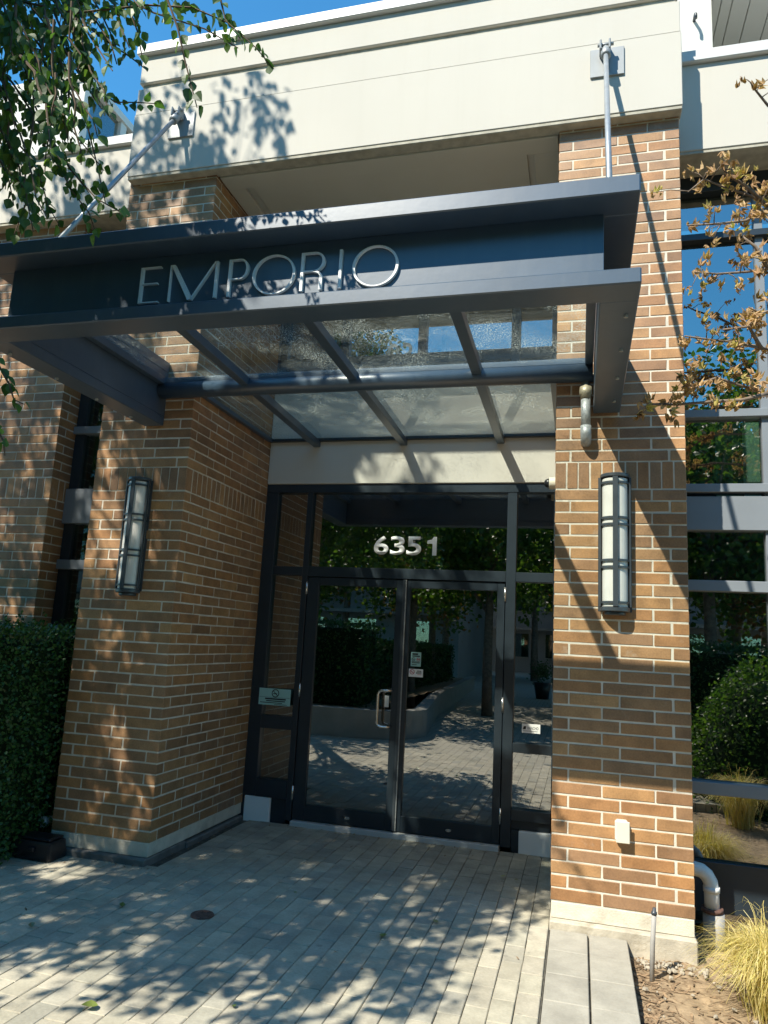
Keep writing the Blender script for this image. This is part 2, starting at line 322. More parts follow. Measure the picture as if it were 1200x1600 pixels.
# piece meshes shared by size
PM = {}
def piece_mesh(dx, dy, dz, bev, mat, kind):
    k = (kind, round(dx, 3), round(dy, 3), round(dz, 3), random.randrange(3))
    if k not in PM:
        bm = bmesh.new(); addbox(bm, -dx / 2, dx / 2, -dy / 2, dy / 2, -dz / 2, dz / 2)
        bmesh.ops.bevel(bm, geom=list(bm.edges), offset=bev, segments=1, affect='EDGES', clamp_overlap=True)
        for v in bm.verts: v.co += Vector((random.uniform(-1, 1), random.uniform(-1, 1), random.uniform(-1, 1))) * bev * 0.35
        me = bpy.data.meshes.new(kind); bm.to_mesh(me); bm.free(); me.materials.append(mat); PM[k] = me
    return PM[k]
def lay(pieces_, name, parent, mat, mat_s, bev, jit, limit=300):
    """the largest pieces in view as parts, the remainder joined into one part"""
    def size(b):
        c = ((b[0] + b[1]) / 2, (b[2] + b[3]) / 2, (b[4] + b[5]) / 2)
        q = px_of(c)
        if not q or not (-20 < q[0] < 1220 and -20 < q[1] < 1620): return 0
        v = CAM - Vector(c)
        fa = abs(v.y) * (b[1] - b[0]) * (b[5] - b[4]) + (v.x * (b[3] - b[2]) * (b[5] - b[4]) if b[6] > 0 else 0) + (abs(v.z) * (b[1] - b[0]) * (b[3] - b[2]) if b[6] == 2 else 0)
        return max(fa, 0) / q[2] ** 3 * (1 if b[6] >= 0 else 0)
    srt = sorted(pieces_, key=size, reverse=True)
    vis = [b for b in srt[:limit] if size(b) > 0]; rest = srt[len(vis):]
    for b in vis:
        me = piece_mesh(b[1] - b[0], b[3] - b[2], b[5] - b[4], bev, mat, name)
        o = link(name, me, None, parent, ((b[0] + b[1]) / 2 + random.uniform(-jit, jit), (b[2] + b[3]) / 2 + random.uniform(-jit, jit), (b[4] + b[5]) / 2 + random.uniform(-jit, jit)))
        o.rotation_euler = [random.uniform(-1, 1) * 0.004 for _ in range(3)]
    if rest:
        bm = bmesh.new(); ly = bm.faces.layers.float.new('tone')
        for b in rest:
            n0 = len(bm.faces); j = [random.uniform(-jit, jit) for _ in range(3)]
            addbox(bm, b[0] + j[0], b[1] + j[0], b[2] + j[1], b[3] + j[1], b[4] + j[2], b[5] + j[2]); bm.faces.ensure_lookup_table()
            t = random.random()
            for f in bm.faces[n0:]: f[ly] = t
        o = fin(bm, name + 's_remaining', mat_s, parent); o['kind'] = 'stuff'

# ------------------------------------------------------------------ ground and pavement
BH = 0.075; BZ = 0.14; SOLD = 0.18; PW = 0.7925; XL = -2.6825; DY = 1.448
def sheet(name, x0, x1, y0, y1, z, mat, th=0.05):
    bm = bmesh.new(); addbox(bm, x0, x1, y0, y1, z - th, z); o = fin(bm, name, mat); o['kind'] = 'structure'; return o
# far paving: procedural running bond that carries on where the built pavers end
def far_pave():
    mt, N, L, b = new_mat('far_paving')
    tc = N.new('ShaderNodeTexCoord'); mp = N.new('ShaderNodeMapping'); mp.inputs['Rotation'].default_value = (0, 0, math.pi / 2)
    L.new(tc.outputs['Object'], mp.inputs['Vector'])
    br = N.new('ShaderNodeTexBrick'); br.offset = 0.5; br.inputs['Scale'].default_value = 1
    br.inputs['Brick Width'].default_value = 0.216; br.inputs['Row Height'].default_value = 0.108; br.inputs['Mortar Size'].default_value = 0.0035
    br.inputs['Color1'].default_value = (0.34, 0.315, 0.245, 1); br.inputs['Color2'].default_value = (0.40, 0.37, 0.29, 1); br.inputs['Mortar'].default_value = (0.12, 0.11, 0.09, 1)
    L.new(mp.outputs[0], br.inputs['Vector']); L.new(br.outputs['Color'], b.inputs['Base Color']); b.inputs['Roughness'].default_value = 0.9
    return mt
M_far = far_pave()
g = sheet('ground', -300, 300, -400, 300, -0.16, M_soil, 0.4)
PX0 = -5.6; PY0 = -3.3
sheet('paver_bed', PX0, 0.0, PY0, DY + 0.02, -0.010, M_joint, 0.14)
bm = bmesh.new()
for b in ((PX0, 3.2, -60, PY0), (-60, PX0, -60, -5.0), (3.2, 60, -60, -6)): addbox(bm, b[0], b[1], b[2], b[3], -0.10, -0.003)
o = fin(bm, 'promenade', M_far); o['kind'] = 'structure'
pv = thing('pavement', None, None, (-1.5, 0, 0)); pv['kind'] = 'structure'; pv['label'] = 'tan concrete block paving in front of the entrance doors'
pl = []
c = 0; x = -0.010
while x > PX0:
    x0 = x - 0.104; yy = PY0 - (0.108 if c % 2 else 0)
    while yy < DY - 0.02:
        a, e = max(yy, PY0), min(yy + 0.212, DY)
        inside_pier = x0 < XL and e > 0.02 and x > XL - PW and a < 3
        if e - a > 0.03 and not (x0 > -PW * 0 + 99):
            if x0 < XL + 0.0 and e > 0.0:            # left of the opening the paving stops at the pier and hedge bed
                e = min(e, -0.004)
            if e - a > 0.03: pl.append((x0, x, a, e, -0.055, 0.0 + random.uniform(-0.0012, 0.0012), 2))
        yy += 0.216
    x -= 0.108; c += 1
lay(pl, 'paver', pv, M_pave, M_pave_s, 0.0035, 0.0008)
# edge slabs right of the pavers
eg = thing('slab_edging', None, None, (0.215, -1, 0)); eg['kind'] = 'structure'; eg['label'] = 'two rows of pale concrete edging slabs beside the soil bed'
for cx in (0.0, 0.216):
    y = -0.055 - (0.0 if cx == 0 else 0.0)
    while y > -3.3:
        ln = 0.30
        box('slab', (cx + 0.003, cx + 0.209, y - ln + 0.002, y - 0.001, -0.12, random.uniform(-0.002, 0.002)), M_slab, eg, 0.004); y -= ln
sheet('slab_bed', 0.0, 0.425, -3.3, -0.06, -0.02, M_joint, 0.12)
# soil bed, lumpy
def soil(name, x0, x1, y0, y1, z, n=60, amp=0.025):
    bm = bmesh.new(); vs = []
    for i in range(n + 1):
        row = []
        for j in range(n + 1):
            px, py = x0 + (x1 - x0) * i / n, y0 + (y1 - y0) * j / n
            h = noise.fractal(Vector((px * 5, py * 5, 0)), 1.0, 2.0, 5) * amp
            row.append(bm.verts.new((px, py, z + h)))
        vs.append(row)
    for i in range(n):
        for j in range(n): bm.faces.new((vs[i][j], vs[i + 1][j], vs[i + 1][j + 1], vs[i][j + 1]))
    o = fin(bm, name, M_soil, None, 0, True); o['kind'] = 'structure'; return o
soil('soil_bed', 0.44, 3.6, -3.3, 0.46, -0.085, 90, 0.022)
soil('planting_soil', -8.0, XL - PW - 0.05, -0.02, 0.48, -0.02, 60, 0.02)
# stone chips by the footing
bm = bmesh.new()
for i in range(130):
    px = random.uniform(0.47, 0.82) if i < 90 else random.uniform(0.45, 1.2); py = random.uniform(-0.22, -0.10) if i < 90 else random.uniform(-1.0, -0.1)
    r = random.uniform(0.005, 0.018); bmm = bmesh.ops.create_icosphere(bm, subdivisions=1, radius=r, matrix=Matrix.Translation((px, py, -0.075 + r * 0.3)) @ Matrix.Rotation(random.random() * 6, 4, 'Z') @ Matrix.Diagonal((1, random.uniform(0.6, 1), random.uniform(0.5, 0.8), 1)))
    for v in bmm['verts']: v.co += Vector((random.uniform(-1, 1), random.uniform(-1, 1), random.uniform(-1, 1))) * r * 0.25
o = fin(bm, 'stone_chips', M_stone); tag(o, 'loose pale stone chips on the soil at the pier footing', 'gravel', kind='stuff')

mm_ = []
bm = bmesh.new()
for i in range(1500):
    px, py = random.uniform(0.45, 1.6), random.uniform(-1.6, 0.3); a = random.random() * 3.14; L = random.uniform(0.006, 0.035); w_ = random.uniform(0.0015, 0.006)
    if random.random() < 0.3: px = 0.44 + abs(random.gauss(0, 0.08))
    z = -0.085 + noise.fractal(Vector((px * 5, py * 5, 0)), 1.0, 2.0, 5) * 0.022 + 0.003
    d = Vector((math.cos(a), math.sin(a), random.uniform(-0.25, 0.25))) * L; n_ = Vector((-math.sin(a), math.cos(a), 0)) * w_
    c_ = Vector((px, py, z + abs(d.z) * 0.5)); bm.faces.new([bm.verts.new(c_ + q) for q in (-d - n_, d - n_, d + n_, -d + n_)])
o = fin(bm, 'mulch_litter', M_mulch); tag(o, 'dry bark and straw litter strewn over the soil bed', 'litter', kind='stuff')
# ------------------------------------------------------------------ brick piers
def courses():
    z = BZ; out = []
    for i in range(33): out.append((z, z + BH - 0.010, i, False)); z += BH
    out.append((z, z + SOLD - 0.010, 33, True)); z += SOLD
    for i in range(33): out.append((z, z + BH - 0.010, i + 33, False)); z += BH
    return out, z
CRS, BTOP = courses()
def pier(name, label, mirror, side_in, side_out):
    """front face y=0; mirror: the opening corner is its right one"""
    X = (lambda a, b: (XL - b, XL - a)) if mirror else (lambda a, b: (a, b))
    pcs = []; BD = 0.09; vis_in = 1 if mirror else -1
    for z0, z1, i, sold in CRS:
        A = i % 2 == 0
        if sold:
            n = 11; s = PW / n
            for k in range(n): pcs.append((*X(k * s + (0 if k == 0 else 0.004), (k + 1) * s - (0 if k == n - 1 else 0.004)), 0, BD, z0, z1, 1 if (k == 0 and mirror) else 0))
            y = BD + 0.01
            while y < side_in - 0.02: pcs.append((*X(0, BD), y, min(y + 0.065, side_in), z0, z1, vis_in)); y += 0.075
            y = BD + 0.01
            while y < side_out - 0.02: pcs.append((*X(PW - BD, PW), y, min(y + 0.065, side_out), z0, z1, -1)); y += 0.075
            continue
        if A: segs = [(0, 0.285), (0.295, 0.585), (0.595, PW)]
        else: segs = [(BD + 0.01, 0.388), (0.398, 0.688)]
        for k, (a, b) in enumerate(segs): pcs.append((*X(a, b), 0, BD, z0, z1, 1 if (k == 0 and A and mirror) else 0))
        for lim, a, b, v in ((side_in, 0, BD, vis_in), (side_out, PW - BD - (0 if A else 0.0), PW, -1)):
            if not A: pcs.append((*X(a, b), 0, min(0.288, lim), z0, z1, max(v, 0)))
            y = BD + 0.01 if A else 0.298
            while y < lim - 0.02: pcs.append((*X(a, b), y, min(y + 0.29, lim), z0, z1, v)); y += 0.30
    # second leaf of B courses' right header already placed above
    x0, x1 = X(0, PW)
    t = thing(name, label, 'brick pier', ((x0 + x1) / 2, 0.25, 0))
    lay(pcs, 'brick', t, M_brick, M_brick_s, 0.003, 0.0012)
    i0, i1 = X(0.003, PW - 0.003)
    # mortar body, struck a little behind the brick faces
    boxes('mortar', [(i0, i1, 0.003, max(side_in, side_out) if False else min(side_in, side_out), BZ - 0.005, BTOP)] + ([((X(0.003, BD))[0], (X(0.003, BD))[1], min(side_in, side_out), side_in, BZ - 0.005, BTOP)] if side_in > side_out else []), M_mortar, t, 0)
    return t, x0, x1
pr, rx0, rx1 = pier('brick_pier', 'sunlit tan brick pier carrying the wall lamp and a beige outlet box', False, DY, 0.52)
plft, lx0, lx1 = pier('brick_pier', 'brick pier in dappled shade next to the clipped hedge', True, DY, 0.52)
def plinth(t, x0, x1, xin, dep):
    bm = bmesh.new()
    # worn parge band with a ragged top edge
    o = boxes('plinth', [(x0 + 0.004, x1 - 0.004, -0.003, 0.5, 0.045, BZ - 0.006)] + ([(x1 - 0.09, x1 - 0.004, 0.5, dep, 0.045, BZ - 0.006)] if xin == 'r' else [(x0 + 0.004, x0 + 0.09, 0.5, dep, 0.045, BZ - 0.006)]), M_plinth, t, 0.003)
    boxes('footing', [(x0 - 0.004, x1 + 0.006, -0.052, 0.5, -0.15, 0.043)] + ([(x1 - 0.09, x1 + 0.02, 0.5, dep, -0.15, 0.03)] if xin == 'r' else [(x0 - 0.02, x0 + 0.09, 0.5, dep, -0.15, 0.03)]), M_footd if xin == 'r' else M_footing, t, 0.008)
plinth(pr, rx0, rx1, 'l', DY); plinth(plft, lx0, lx1, 'r', DY)

# left wing wall
lw = thing('brick_wing_wall', 'brick side wing wall behind the hedge in leaf shadow', 'brick wall', (-4.9, 0.4, 0)); pcs = []
WX1 = -4.12; WX0 = -6.4; WY = 0.30
for z0, z1, i, sold in CRS:
    if z0 > 5.10: continue
    if sold:
        x = WX1
        while x > WX0: pcs.append((max(x - 0.066, WX0), x, WY, WY + 0.09, z0, z1, 1 if x == WX1 else 0)); x -= 0.075
        for y in (WY + 0.10, WY + 0.175): pcs.append((WX1 - 0.09, WX1, y, y + 0.065, z0, z1, 1))
        continue
    A = i % 2 == 0; x = WX1 - (0 if A else 0.10)
    if not A: pcs.append((WX1 - 0.09, WX1, WY, WY + 0.29, z0, z1, 1))
    else: pcs.append((WX1 - 0.09, WX1, WY + 0.10, WY + 0.29, z0, z1, 1))
    while x > WX0 + 0.02: pcs.append((max(x - 0.29, WX0), x, WY, WY + 0.09, z0, z1, 1 if (A and x == WX1) else 0)); x -= 0.30
lay(pcs, 'brick', lw, M_brick, M_brick_s, 0.003, 0.0012)
boxes('mortar', [(WX0, WX1 - 0.003, WY + 0.003, WY + 0.29, 0.0, 5.12)], M_mortar, lw, 0)

# ------------------------------------------------------------------ cream upper storey
fa = thing('cream_fascia', 'tall cream stucco fascia band bridging the two brick piers', 'fascia', (-1.3, 0.3, BTOP))
FX0, FX1 = -3.46, 0.808
box('lower_band', (FX0, FX1, -0.08, 1.9, 5.232, 5.80), M_stucco, fa, 0.004)
box('middle_band', (FX0 + 0.004, FX1 - 0.005, -0.0765, 1.9, 5.8005, 6.045), M_stucco, fa, 0.004)
box('reveal', (FX0 + 0.03, FX1 - 0.03, -0.05, 1.9, 6.045, 6.10), M_drip, fa, 0)
box('upper_band', (FX0 + 0.006, FX1 - 0.012, -0.075, 1.9, 6.10, 6.36), M_stucco, fa, 0.006)
box('coping', (FX0 - 0.03, FX1 + 0.02, -0.115, 1.95, 6.36, 6.45), M_coping, fa, 0.006)
box('drip_edge', (FX0 + 0.003, FX1 - 0.003, -0.074, 0.03, 5.205, 5.232), M_drip, fa, 0.004)
# soffit between piers with recessed centre panel
so_ = thing('porch_soffit', 'cream panelled soffit high between the two brick piers', 'soffit', (-1.34, 0.7, 5.2))
box('border_strip', (XL + 0.01, -0.01, 0.034, 0.20, 5.195, 5.228), M_soffit, so_, 0.003)
box('border_strip', (XL + 0.01, -2.53, 0.20, DY + 0.1, 5.195, 5.228), M_soffit, so_, 0.003)
box('border_strip', (-0.19, -0.01, 0.20, DY + 0.1, 5.195, 5.228), M_soffit, so_, 0.003)
box('panel', (-2.46, -0.24, 0.21, DY + 0.1, 5.208, 5.2275), M_soffit, so_, 0.002)
for s, a, b, l in ((1, rx1 + 0.004, 4.6, 'lower cream fascia over the tall windows beside the sunlit pier'), (-1, -8.0, lx0 - 0.004, 'lower cream fascia over the side wing beyond the hanging branches')):
    f = thing('side_fascia', l, 'fascia', ((a + b) / 2, 0.3, 5.1))
    zb = 5.075 if s > 0 else 5.14
    box('band', (a, b, 0.20, 0.9, zb, 5.76), M_stucco, f, 0.006)
    box('coping', (a, b, 0.165, 0.95, 5.76, 5.85), M_coping, f, 0.006)
    box('drip_edge', (a, b, 0.207, 0.9, zb - 0.022, zb), M_drip, f, 0.003)
# boarded overhang high on the right
ov = thing('boarded_overhang', 'white boarded roof overhang above the lower fascia', 'overhang', (2.8, 1.4, 6.8))
xs = [1.16, 1.235, 1.32, 1.455, 1.62, 1.80, 1.98, 2.16, 2.5, 2.9, 3.4, 4.4]
for a, b in zip(xs, xs[1:]): box('board', (a + 0.003, b - 0.003, 0.30, 2.6, 6.80, 6.83), M_siding, ov, 0.003)
box('backing', (1.165, 4.395, 0.305, 2.595, 6.825, 7.1), M_groove, ov, 0)
box('side_wall', (0.86, 1.155, 0.75, 2.6, 5.86, 7.09), M_siding, ov, 0.004)
box('rear_wall', (1.156, 4.4, 1.9, 2.6, 5.86, 6.795), M_siding, ov, 0.004)
tube('hook', [(1.02, 0.75, 6.62), (1.02, 0.68, 6.62), (1.02, 0.66, 6.60), (1.02, 0.66, 6.56)], 0.012, M_lampm, ov)
# glazed upper storey far left
ul = thing('glazed_storey', 'white framed glazed upper storey behind the hanging leaves', 'building', (-5.6, 2.2, 5.85))
box('wall', (-8, -4.98, 0.95, 5.0, 5.852, 6.3), M_siding, ul, 0.004)
for k in range(6):
    y = 0.95 + k * 0.62
    box('frame_post', (-5.0, -4.9, y, y + 0.10, 6.30, 7.24), M_siding, ul, 0.004)
    if k < 5: box('pane', (-4.965, -4.945, y + 0.102, y + 0.618, 6.302, 7.238), M_win_glass, ul, 0)
box('head_rail', (-8, -4.88, 0.93, 5.0, 7.24, 7.33), M_siding, ul, 0.004)
box('front_wall', (-8, -5.002, 0.96, 1.2, 6.302, 7.238), M_siding, ul, 0.004)
box('interior', (-8, -5.5, 1.4, 4.9, 6.302, 7.238), M_blind, ul, 0)

# ------------------------------------------------------------------ recess over the doors: cream lintel, window band
ln = thing('lintel_wall', 'cream stucco lintel wall right above the glass entrance doors', 'lintel', (-1.34, 1.6, 2.97))
box('lintel', (XL + 0.003, -0.003, DY - 0.02, 1.8, 2.975, 3.98), M_stucco, ln, 0.006)
uw = thing('porch_window', 'dark framed window band above the lintel seen through the canopy glass', 'window', (-1.34, 1.55, 3.98))
for x in (-2.67, -2.05, -1.30, -0.445, -0.09): box('mullion', (x, x + 0.08, 1.46, 1.56, 3.982, 5.20), M_frame, uw, 0.002)
xs = [-2.59, -2.05, -1.97, -1.30, -1.22, -0.445, -0.365, -0.09]
for a, b in zip(xs[::2], xs[1::2]):
    box('rail', (a, b, 1.463, 1.557, 4.115, 4.215), M_frame, uw, 0.002); box('rail', (a, b, 1.463, 1.557, 3.982, 4.03), M_frame, uw, 0.002)
    box('rail', (a, b, 1.463, 1.557, 4.66, 4.72), M_frame, uw, 0.002)
    for z0, z1 in ((4.03, 4.115), (4.215, 4.66), (4.72, 5.19)): box('pane', (a, b, 1.50, 1.512, z0, z1), M_win_glass, uw, 0)
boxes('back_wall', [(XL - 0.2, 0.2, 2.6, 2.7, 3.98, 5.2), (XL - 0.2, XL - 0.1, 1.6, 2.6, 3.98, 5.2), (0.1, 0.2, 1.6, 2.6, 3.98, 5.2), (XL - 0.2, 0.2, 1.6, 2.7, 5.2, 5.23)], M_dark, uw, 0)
boxes('side_closer', [(XL - 0.10, XL + 0.0125, DY + 0.004, 1.62, 0.0, 5.2), (-0.0105, 0.10, DY + 0.004, 1.62, 0.0, 5.2)], M_frame, uw, 0)

def text_mesh(s, size, ext, off=0.0):
    cu = bpy.data.curves.new('t', 'FONT'); cu.body = s; cu.size = size; cu.extrude = ext; cu.offset = off; cu.align_x = 'LEFT'; cu.resolution_u = 6
    o = bpy.data.objects.new('t', cu); COL.objects.link(o)
    dg = bpy.context.evaluated_depsgraph_get(); me = bpy.data.meshes.new_from_object(o.evaluated_get(dg))
    bpy.data.objects.remove(o); return me
def text(name, s, x0, x1, z0, z1, y, mat, parent=None, ext=0.002, off=0.0):
    me = text_mesh(s, 1.0, 0.0, off)
    xs = [v.co.x for v in me.vertices]; ys = [v.co.y for v in me.vertices]
    a, b, c_, d = min(xs), max(xs), min(ys), max(ys)
    bm = bmesh.new(); bm.from_mesh(me)
    for v in bm.verts: v.co = Vector(((v.co.x - a) / (b - a) * (x1 - x0) + x0, y, (v.co.y - c_) / (d - c_) * (z1 - z0) + z0))
    bmesh.ops.remove_doubles(bm, verts=bm.verts, dist=1e-6)
    r = bmesh.ops.extrude_face_region(bm, geom=list(bm.faces))
    for v in [g_ for g_ in r['geom'] if isinstance(g_, bmesh.types.BMVert)]: v.co.y -= ext
    bmesh.ops.recalc_face_normals(bm, faces=bm.faces)
    return fin(bm, name, mat, parent)
n_up = text('window_numerals', '03', -1.60, -1.36, 4.10, 4.335, 1.497, M_letter, uw, 0.004)

# ------------------------------------------------------------------ storefront
FY = DY; GY = DY + 0.045
sf = thing('door_frame', 'dark painted metal frame with sidelights and transom around the entrance doors', 'door frame', (-1.34, DY + 0.06, 0.04))
def fr(name, x0, x1, z0, z1, dy0=0.0, dy1=0.11, mat=M_frame, p=None): return box(name, (x0, x1, FY + dy0, FY + dy1, z0, z1), mat, p or sf, 0.003)
fr('jamb', XL + 0.004, -2.565, 0.20, 2.895); fr('jamb', -0.055, -0.004, 0.24, 2.895)
fr('post', -2.275, -2.222, 0.03, 2.895); fr('post', -0.444, -0.362, 0.03, 2.895)
fr('head', XL + 0.004, -0.004, 2.895, 2.972, -0.004)
fr('transom_bar', -2.222, -0.444, 2.125, 2.215, -0.002)
fr('rail', -2.565, -2.275, 2.13, 2.21); fr('rail', -0.362, -0.055, 2.13, 2.21)
fr('rail', -2.565, -2.275, 0.775, 0.885); fr('rail', -2.565, -2.275, 0.20, 0.35, -0.006)
fr('rail', -0.362, -0.055, 0.757, 0.831); fr('rail', -0.362, -0.055, 0.24, 0.322, -0.006); fr('rail', -0.362, -0.055, 0.17, 0.238, 0.025)
for n, a, b, z0, z1, l in (('pane', -2.222, -0.444, 2.215, 2.895, None), ('pane', -2.565, -2.275, 2.21, 2.895, None), ('pane', -0.362, -0.055, 2.21, 2.895, None),
    ('pane', -2.565, -2.275, 0.885, 2.13, None), ('pane', -2.565, -2.275, 0.35, 0.775, None), ('pane', -0.362, -0.055, 0.831, 2.13, None), ('pane', -0.362, -0.055, 0.322, 0.757, None)):
    box(n, (a, b, GY, GY + 0.010, z0, z1), M_door_glass, sf, 0)
pb = thing('white_kerb_block', 'white painted kerb block under the sidelight by the shaded pier', 'kerb', (-2.55, DY + 0.05, 0))
box('block', (XL + 0.02, -2.42, DY - 0.005, DY + 0.12, -0.02, 0.198), M_white, pb, 0.006); box('base_return', (-2.419, -2.277, DY + 0.02, DY + 0.12, -0.02, 0.198), M_frame, pb, 0.003)
pb = thing('white_kerb_block', 'white painted kerb block under the sidelight by the sunlit pier', 'kerb', (-0.15, DY + 0.05, 0))
box('block', (-0.30, -0.01, DY - 0.005, DY + 0.12, -0.02, 0.166), M_white, pb, 0.006); box('base_return', (-0.361, -0.302, DY + 0.02, DY + 0.12, -0.02, 0.166), M_frame, pb, 0.003)
th = thing('threshold', 'worn pale metal threshold strip under the entrance doors', 'threshold', (-1.33, DY, 0))
box('strip', (-2.215, -0.45, DY - 0.035, DY + 0.11, -0.02, 0.038), M_coping, th, 0.004)
for x in (-1.9, -1.1, -0.6): box('screw_plate', (x, x + 0.04, DY - 0.028, DY - 0.005, 0.0385, 0.040), M_galv, th, 0)
def door(x0, x1, g0, g1, label):
    t = thing('glass_door', label, 'door', ((x0 + x1) / 2, DY, 0.045))
    dd = lambda n, a, b, z0, z1, o=0.0: box(n, (a, b, FY + 0.012 - o, FY + 0.06, z0, z1), M_frame, t, 0.003)
    sl = dd('stile', x0, g0, 0.047, 2.12); sr = dd('stile', g1, x1, 0.047, 2.12)
    dd('top_rail', g0, g1, 2.05, 2.12); bt = dd('bottom_rail', g0, g1, 0.047, 0.172)
    box('pane', (g0, g1, FY + 0.035, FY + 0.045, 0.172, 2.05), M_door_glass, t, 0)
    return t, sl, sr, bt
dl, dls, dlm, dlb = door(-2.216, -1.325, -2.11, -1.392, 'entrance door leaf with the steel pull handle')
dr, drm, drs, drb = door(-1.319, -0.45, -1.262, -0.515, 'entrance door leaf with two small stickers on its glass')
box('astragal', (-1.330, -1.306, FY - 0.008, FY + 0.011, 0.05, 2.118), M_lampm, dlm, 0.002)
box('weather_strip', (-1.306, -1.298, FY - 0.004, FY + 0.011, 0.05, 2.118), M_galv, dlm, 0.001)
HB = FY - 0.06
hp = [(-1.385, FY + 0.013, 1.172), (-1.385, HB + 0.03, 1.172), (-1.393, HB + 0.012, 1.172), (-1.41, HB, 1.172), (-1.455, HB, 1.172), (-1.478, HB, 1.162), (-1.489, HB, 1.140), (-1.489, HB, 0.905), (-1.478, HB, 0.884), (-1.455, HB, 0.874), (-1.41, HB, 0.874), (-1.393, HB + 0.012, 0.874), (-1.385, HB + 0.03, 0.874), (-1.385, FY + 0.013, 0.874)]
tube('pull_handle', hp, 0.0125, M_chrome, dl)
box('keypad_label', (-1.452, -1.415, FY + 0.030, FY + 0.034, 1.03, 1.125), M_white, dl, 0)
for d_, hx in ((dls, -2.222), (drs, -0.448)):
    for hz in (2.02, 1.12, 0.26): tube('hinge', [(hx, FY + 0.002, hz - 0.06), (hx, FY + 0.002, hz + 0.06)], 0.011, M_chrome, d_, 8)
for d_, x in ((dlb, -1.72), (drb, -0.86)):
    bm = bmesh.new(); bmesh.ops.create_cone(bm, cap_ends=True, segments=18, radius1=0.025, radius2=0.022, depth=0.012, matrix=Matrix.Translation((x, FY + 0.010, 0.105)) @ Matrix.Rotation(math.pi / 2, 4, 'X') @ Matrix.Diagonal((1, 0.55, 1, 1))); fin(bm, 'lock_cylinder', M_chrome, d_)
num = thing('house_number', 'x', 'number', (-1.335, GY, 2.34))
for s_, a, b in (('6', -1.625, -1.490), ('3', -1.474, -1.342), ('5', -1.326, -1.192)): text('numeral', s_, a, b, 2.34, 2.508, GY - 0.0015, M_white, num, 0.0012, 0.022)
bm = bmesh.new(); prism_xz(bm, [(-1.092, 2.342), (-1.055, 2.342), (-1.055, 2.506), (-1.083, 2.506), (-1.098, 2.482), (-1.138, 2.472), (-1.138, 2.446), (-1.092, 2.446)], GY - 0.0055, GY - 0.0015); bmesh.ops.recalc_face_normals(bm, faces=bm.faces); fin(bm, 'numeral', M_white, num)
tag(num, 'bold white house number 6351 on the transom glass', 'number')
# stickers and signs
def sign(name, label, x0, x1, z0, z1, y, base, bars, ring=None, cat='sign'):
    t = thing(name, label, cat, ((x0 + x1) / 2, y, z0))
    box('plate', (x0, x1, y - 0.002, y, z0, z1), base, t, 0)
    for (a, b, c_, d, mt) in bars:
        box('print_line', (x0 + a * (x1 - x0), x0 + b * (x1 - x0), y - 0.0032, y - 0.0022, z0 + c_ * (z1 - z0), z0 + d * (z1 - z0)), mt, t, 0)
    if ring:
        for (cx, cz, r, mt, fill) in ring:
            bm = bmesh.new(); X_, Z_, R_ = x0 + cx * (x1 - x0), z0 + cz * (z1 - z0), r * (z1 - z0)
            n = 28; a = [[bm.verts.new((X_ + R_ * k * math.cos(2 * math.pi * i / n), y - 0.0032, Z_ + R_ * k * math.sin(2 * math.pi * i / n))) for i in range(n)] for k in (1, 0.78)]
            for i in range(n): bm.faces.new((a[0][i], a[0][(i + 1) % n], a[1][(i + 1) % n], a[1][i]))
            d = 0.06 * R_ * 1.6
            v = [bm.verts.new((X_ + sx, y - 0.0034, Z_ + sz)) for sx, sz in ((-0.6 * R_ - d, 0.55 * R_), (-0.6 * R_ + d, 0.62 * R_), (0.6 * R_ + d, -0.55 * R_), (0.6 * R_ - d, -0.62 * R_))]
            bm.faces.new(v); v = [bm.verts.new((X_ + sx, y - 0.0035, Z_ + sz)) for sx, sz in ((-0.62 * R_, -0.2 * R_), (0.5 * R_, -0.2 * R_), (0.5 * R_, 0.0), (-0.62 * R_, 0.0))]
            bm.faces.new(v); fin(bm, 'symbol', mt, t)
    return t
sign('no_smoking_sign', 'mint green no smoking sign on the sidelight', -2.60, -2.30, 0.975, 1.118, FY - 0.002, M_signg,
     [(0.02, 0.98, 0.46, 0.475, M_print), (0.20, 0.86, 0.33, 0.42, M_print), (0.24, 0.84, 0.22, 0.28, M_print), (0.05, 0.75, 0.12, 0.165, M_print), (0.5, 0.9, 0.04, 0.07, M_print)], [(0.52, 0.72, 0.25, M_print, 0)])
sign('notice_sticker', 'pale mint notice sticker with a red stop disc on the door glass', -1.238, -1.150, 1.385, 1.505, FY + 0.034, M_signg,
     [(0.12, 0.7, 0.80, 0.92, M_print), (0.10, 0.88, 0.68, 0.76, M_print), (0.10, 0.88, 0.30, 0.34, M_print), (0.10, 0.88, 0.23, 0.27, M_print), (0.10, 0.6, 0.10, 0.14, M_print), (0.58, 0.92, 0.48, 0.53, M_red)], [(0.26, 0.50, 0.13, M_print, 0), (0.75, 0.50, 0.13, M_red, 0)])
sign('no_smoking_sticker', 'small white no smoking sticker below the mint notice', -1.252, -1.128, 1.297, 1.364, FY + 0.034, M_white,
     [(0.58, 0.88, 0.70, 0.80, M_print), (0.52, 0.90, 0.55, 0.62, M_print), (0.52, 0.90, 0.42, 0.48, M_print), (0.62, 0.90, 0.28, 0.33, M_red)], [(0.24, 0.62, 0.32, M_red, 0)])
st = sign('company_sticker', 'white rectangular sticker with black lettering on the sidelight glass', -0.292, -0.146, 0.912, 0.984, GY - 0.001, M_white, [(0.08, 0.86, 0.20, 0.235, M_print)])
text('lettering', 'RANCHO', -0.246, -0.160, 0.941, 0.962, GY - 0.0032, M_print, st, 0.0006)
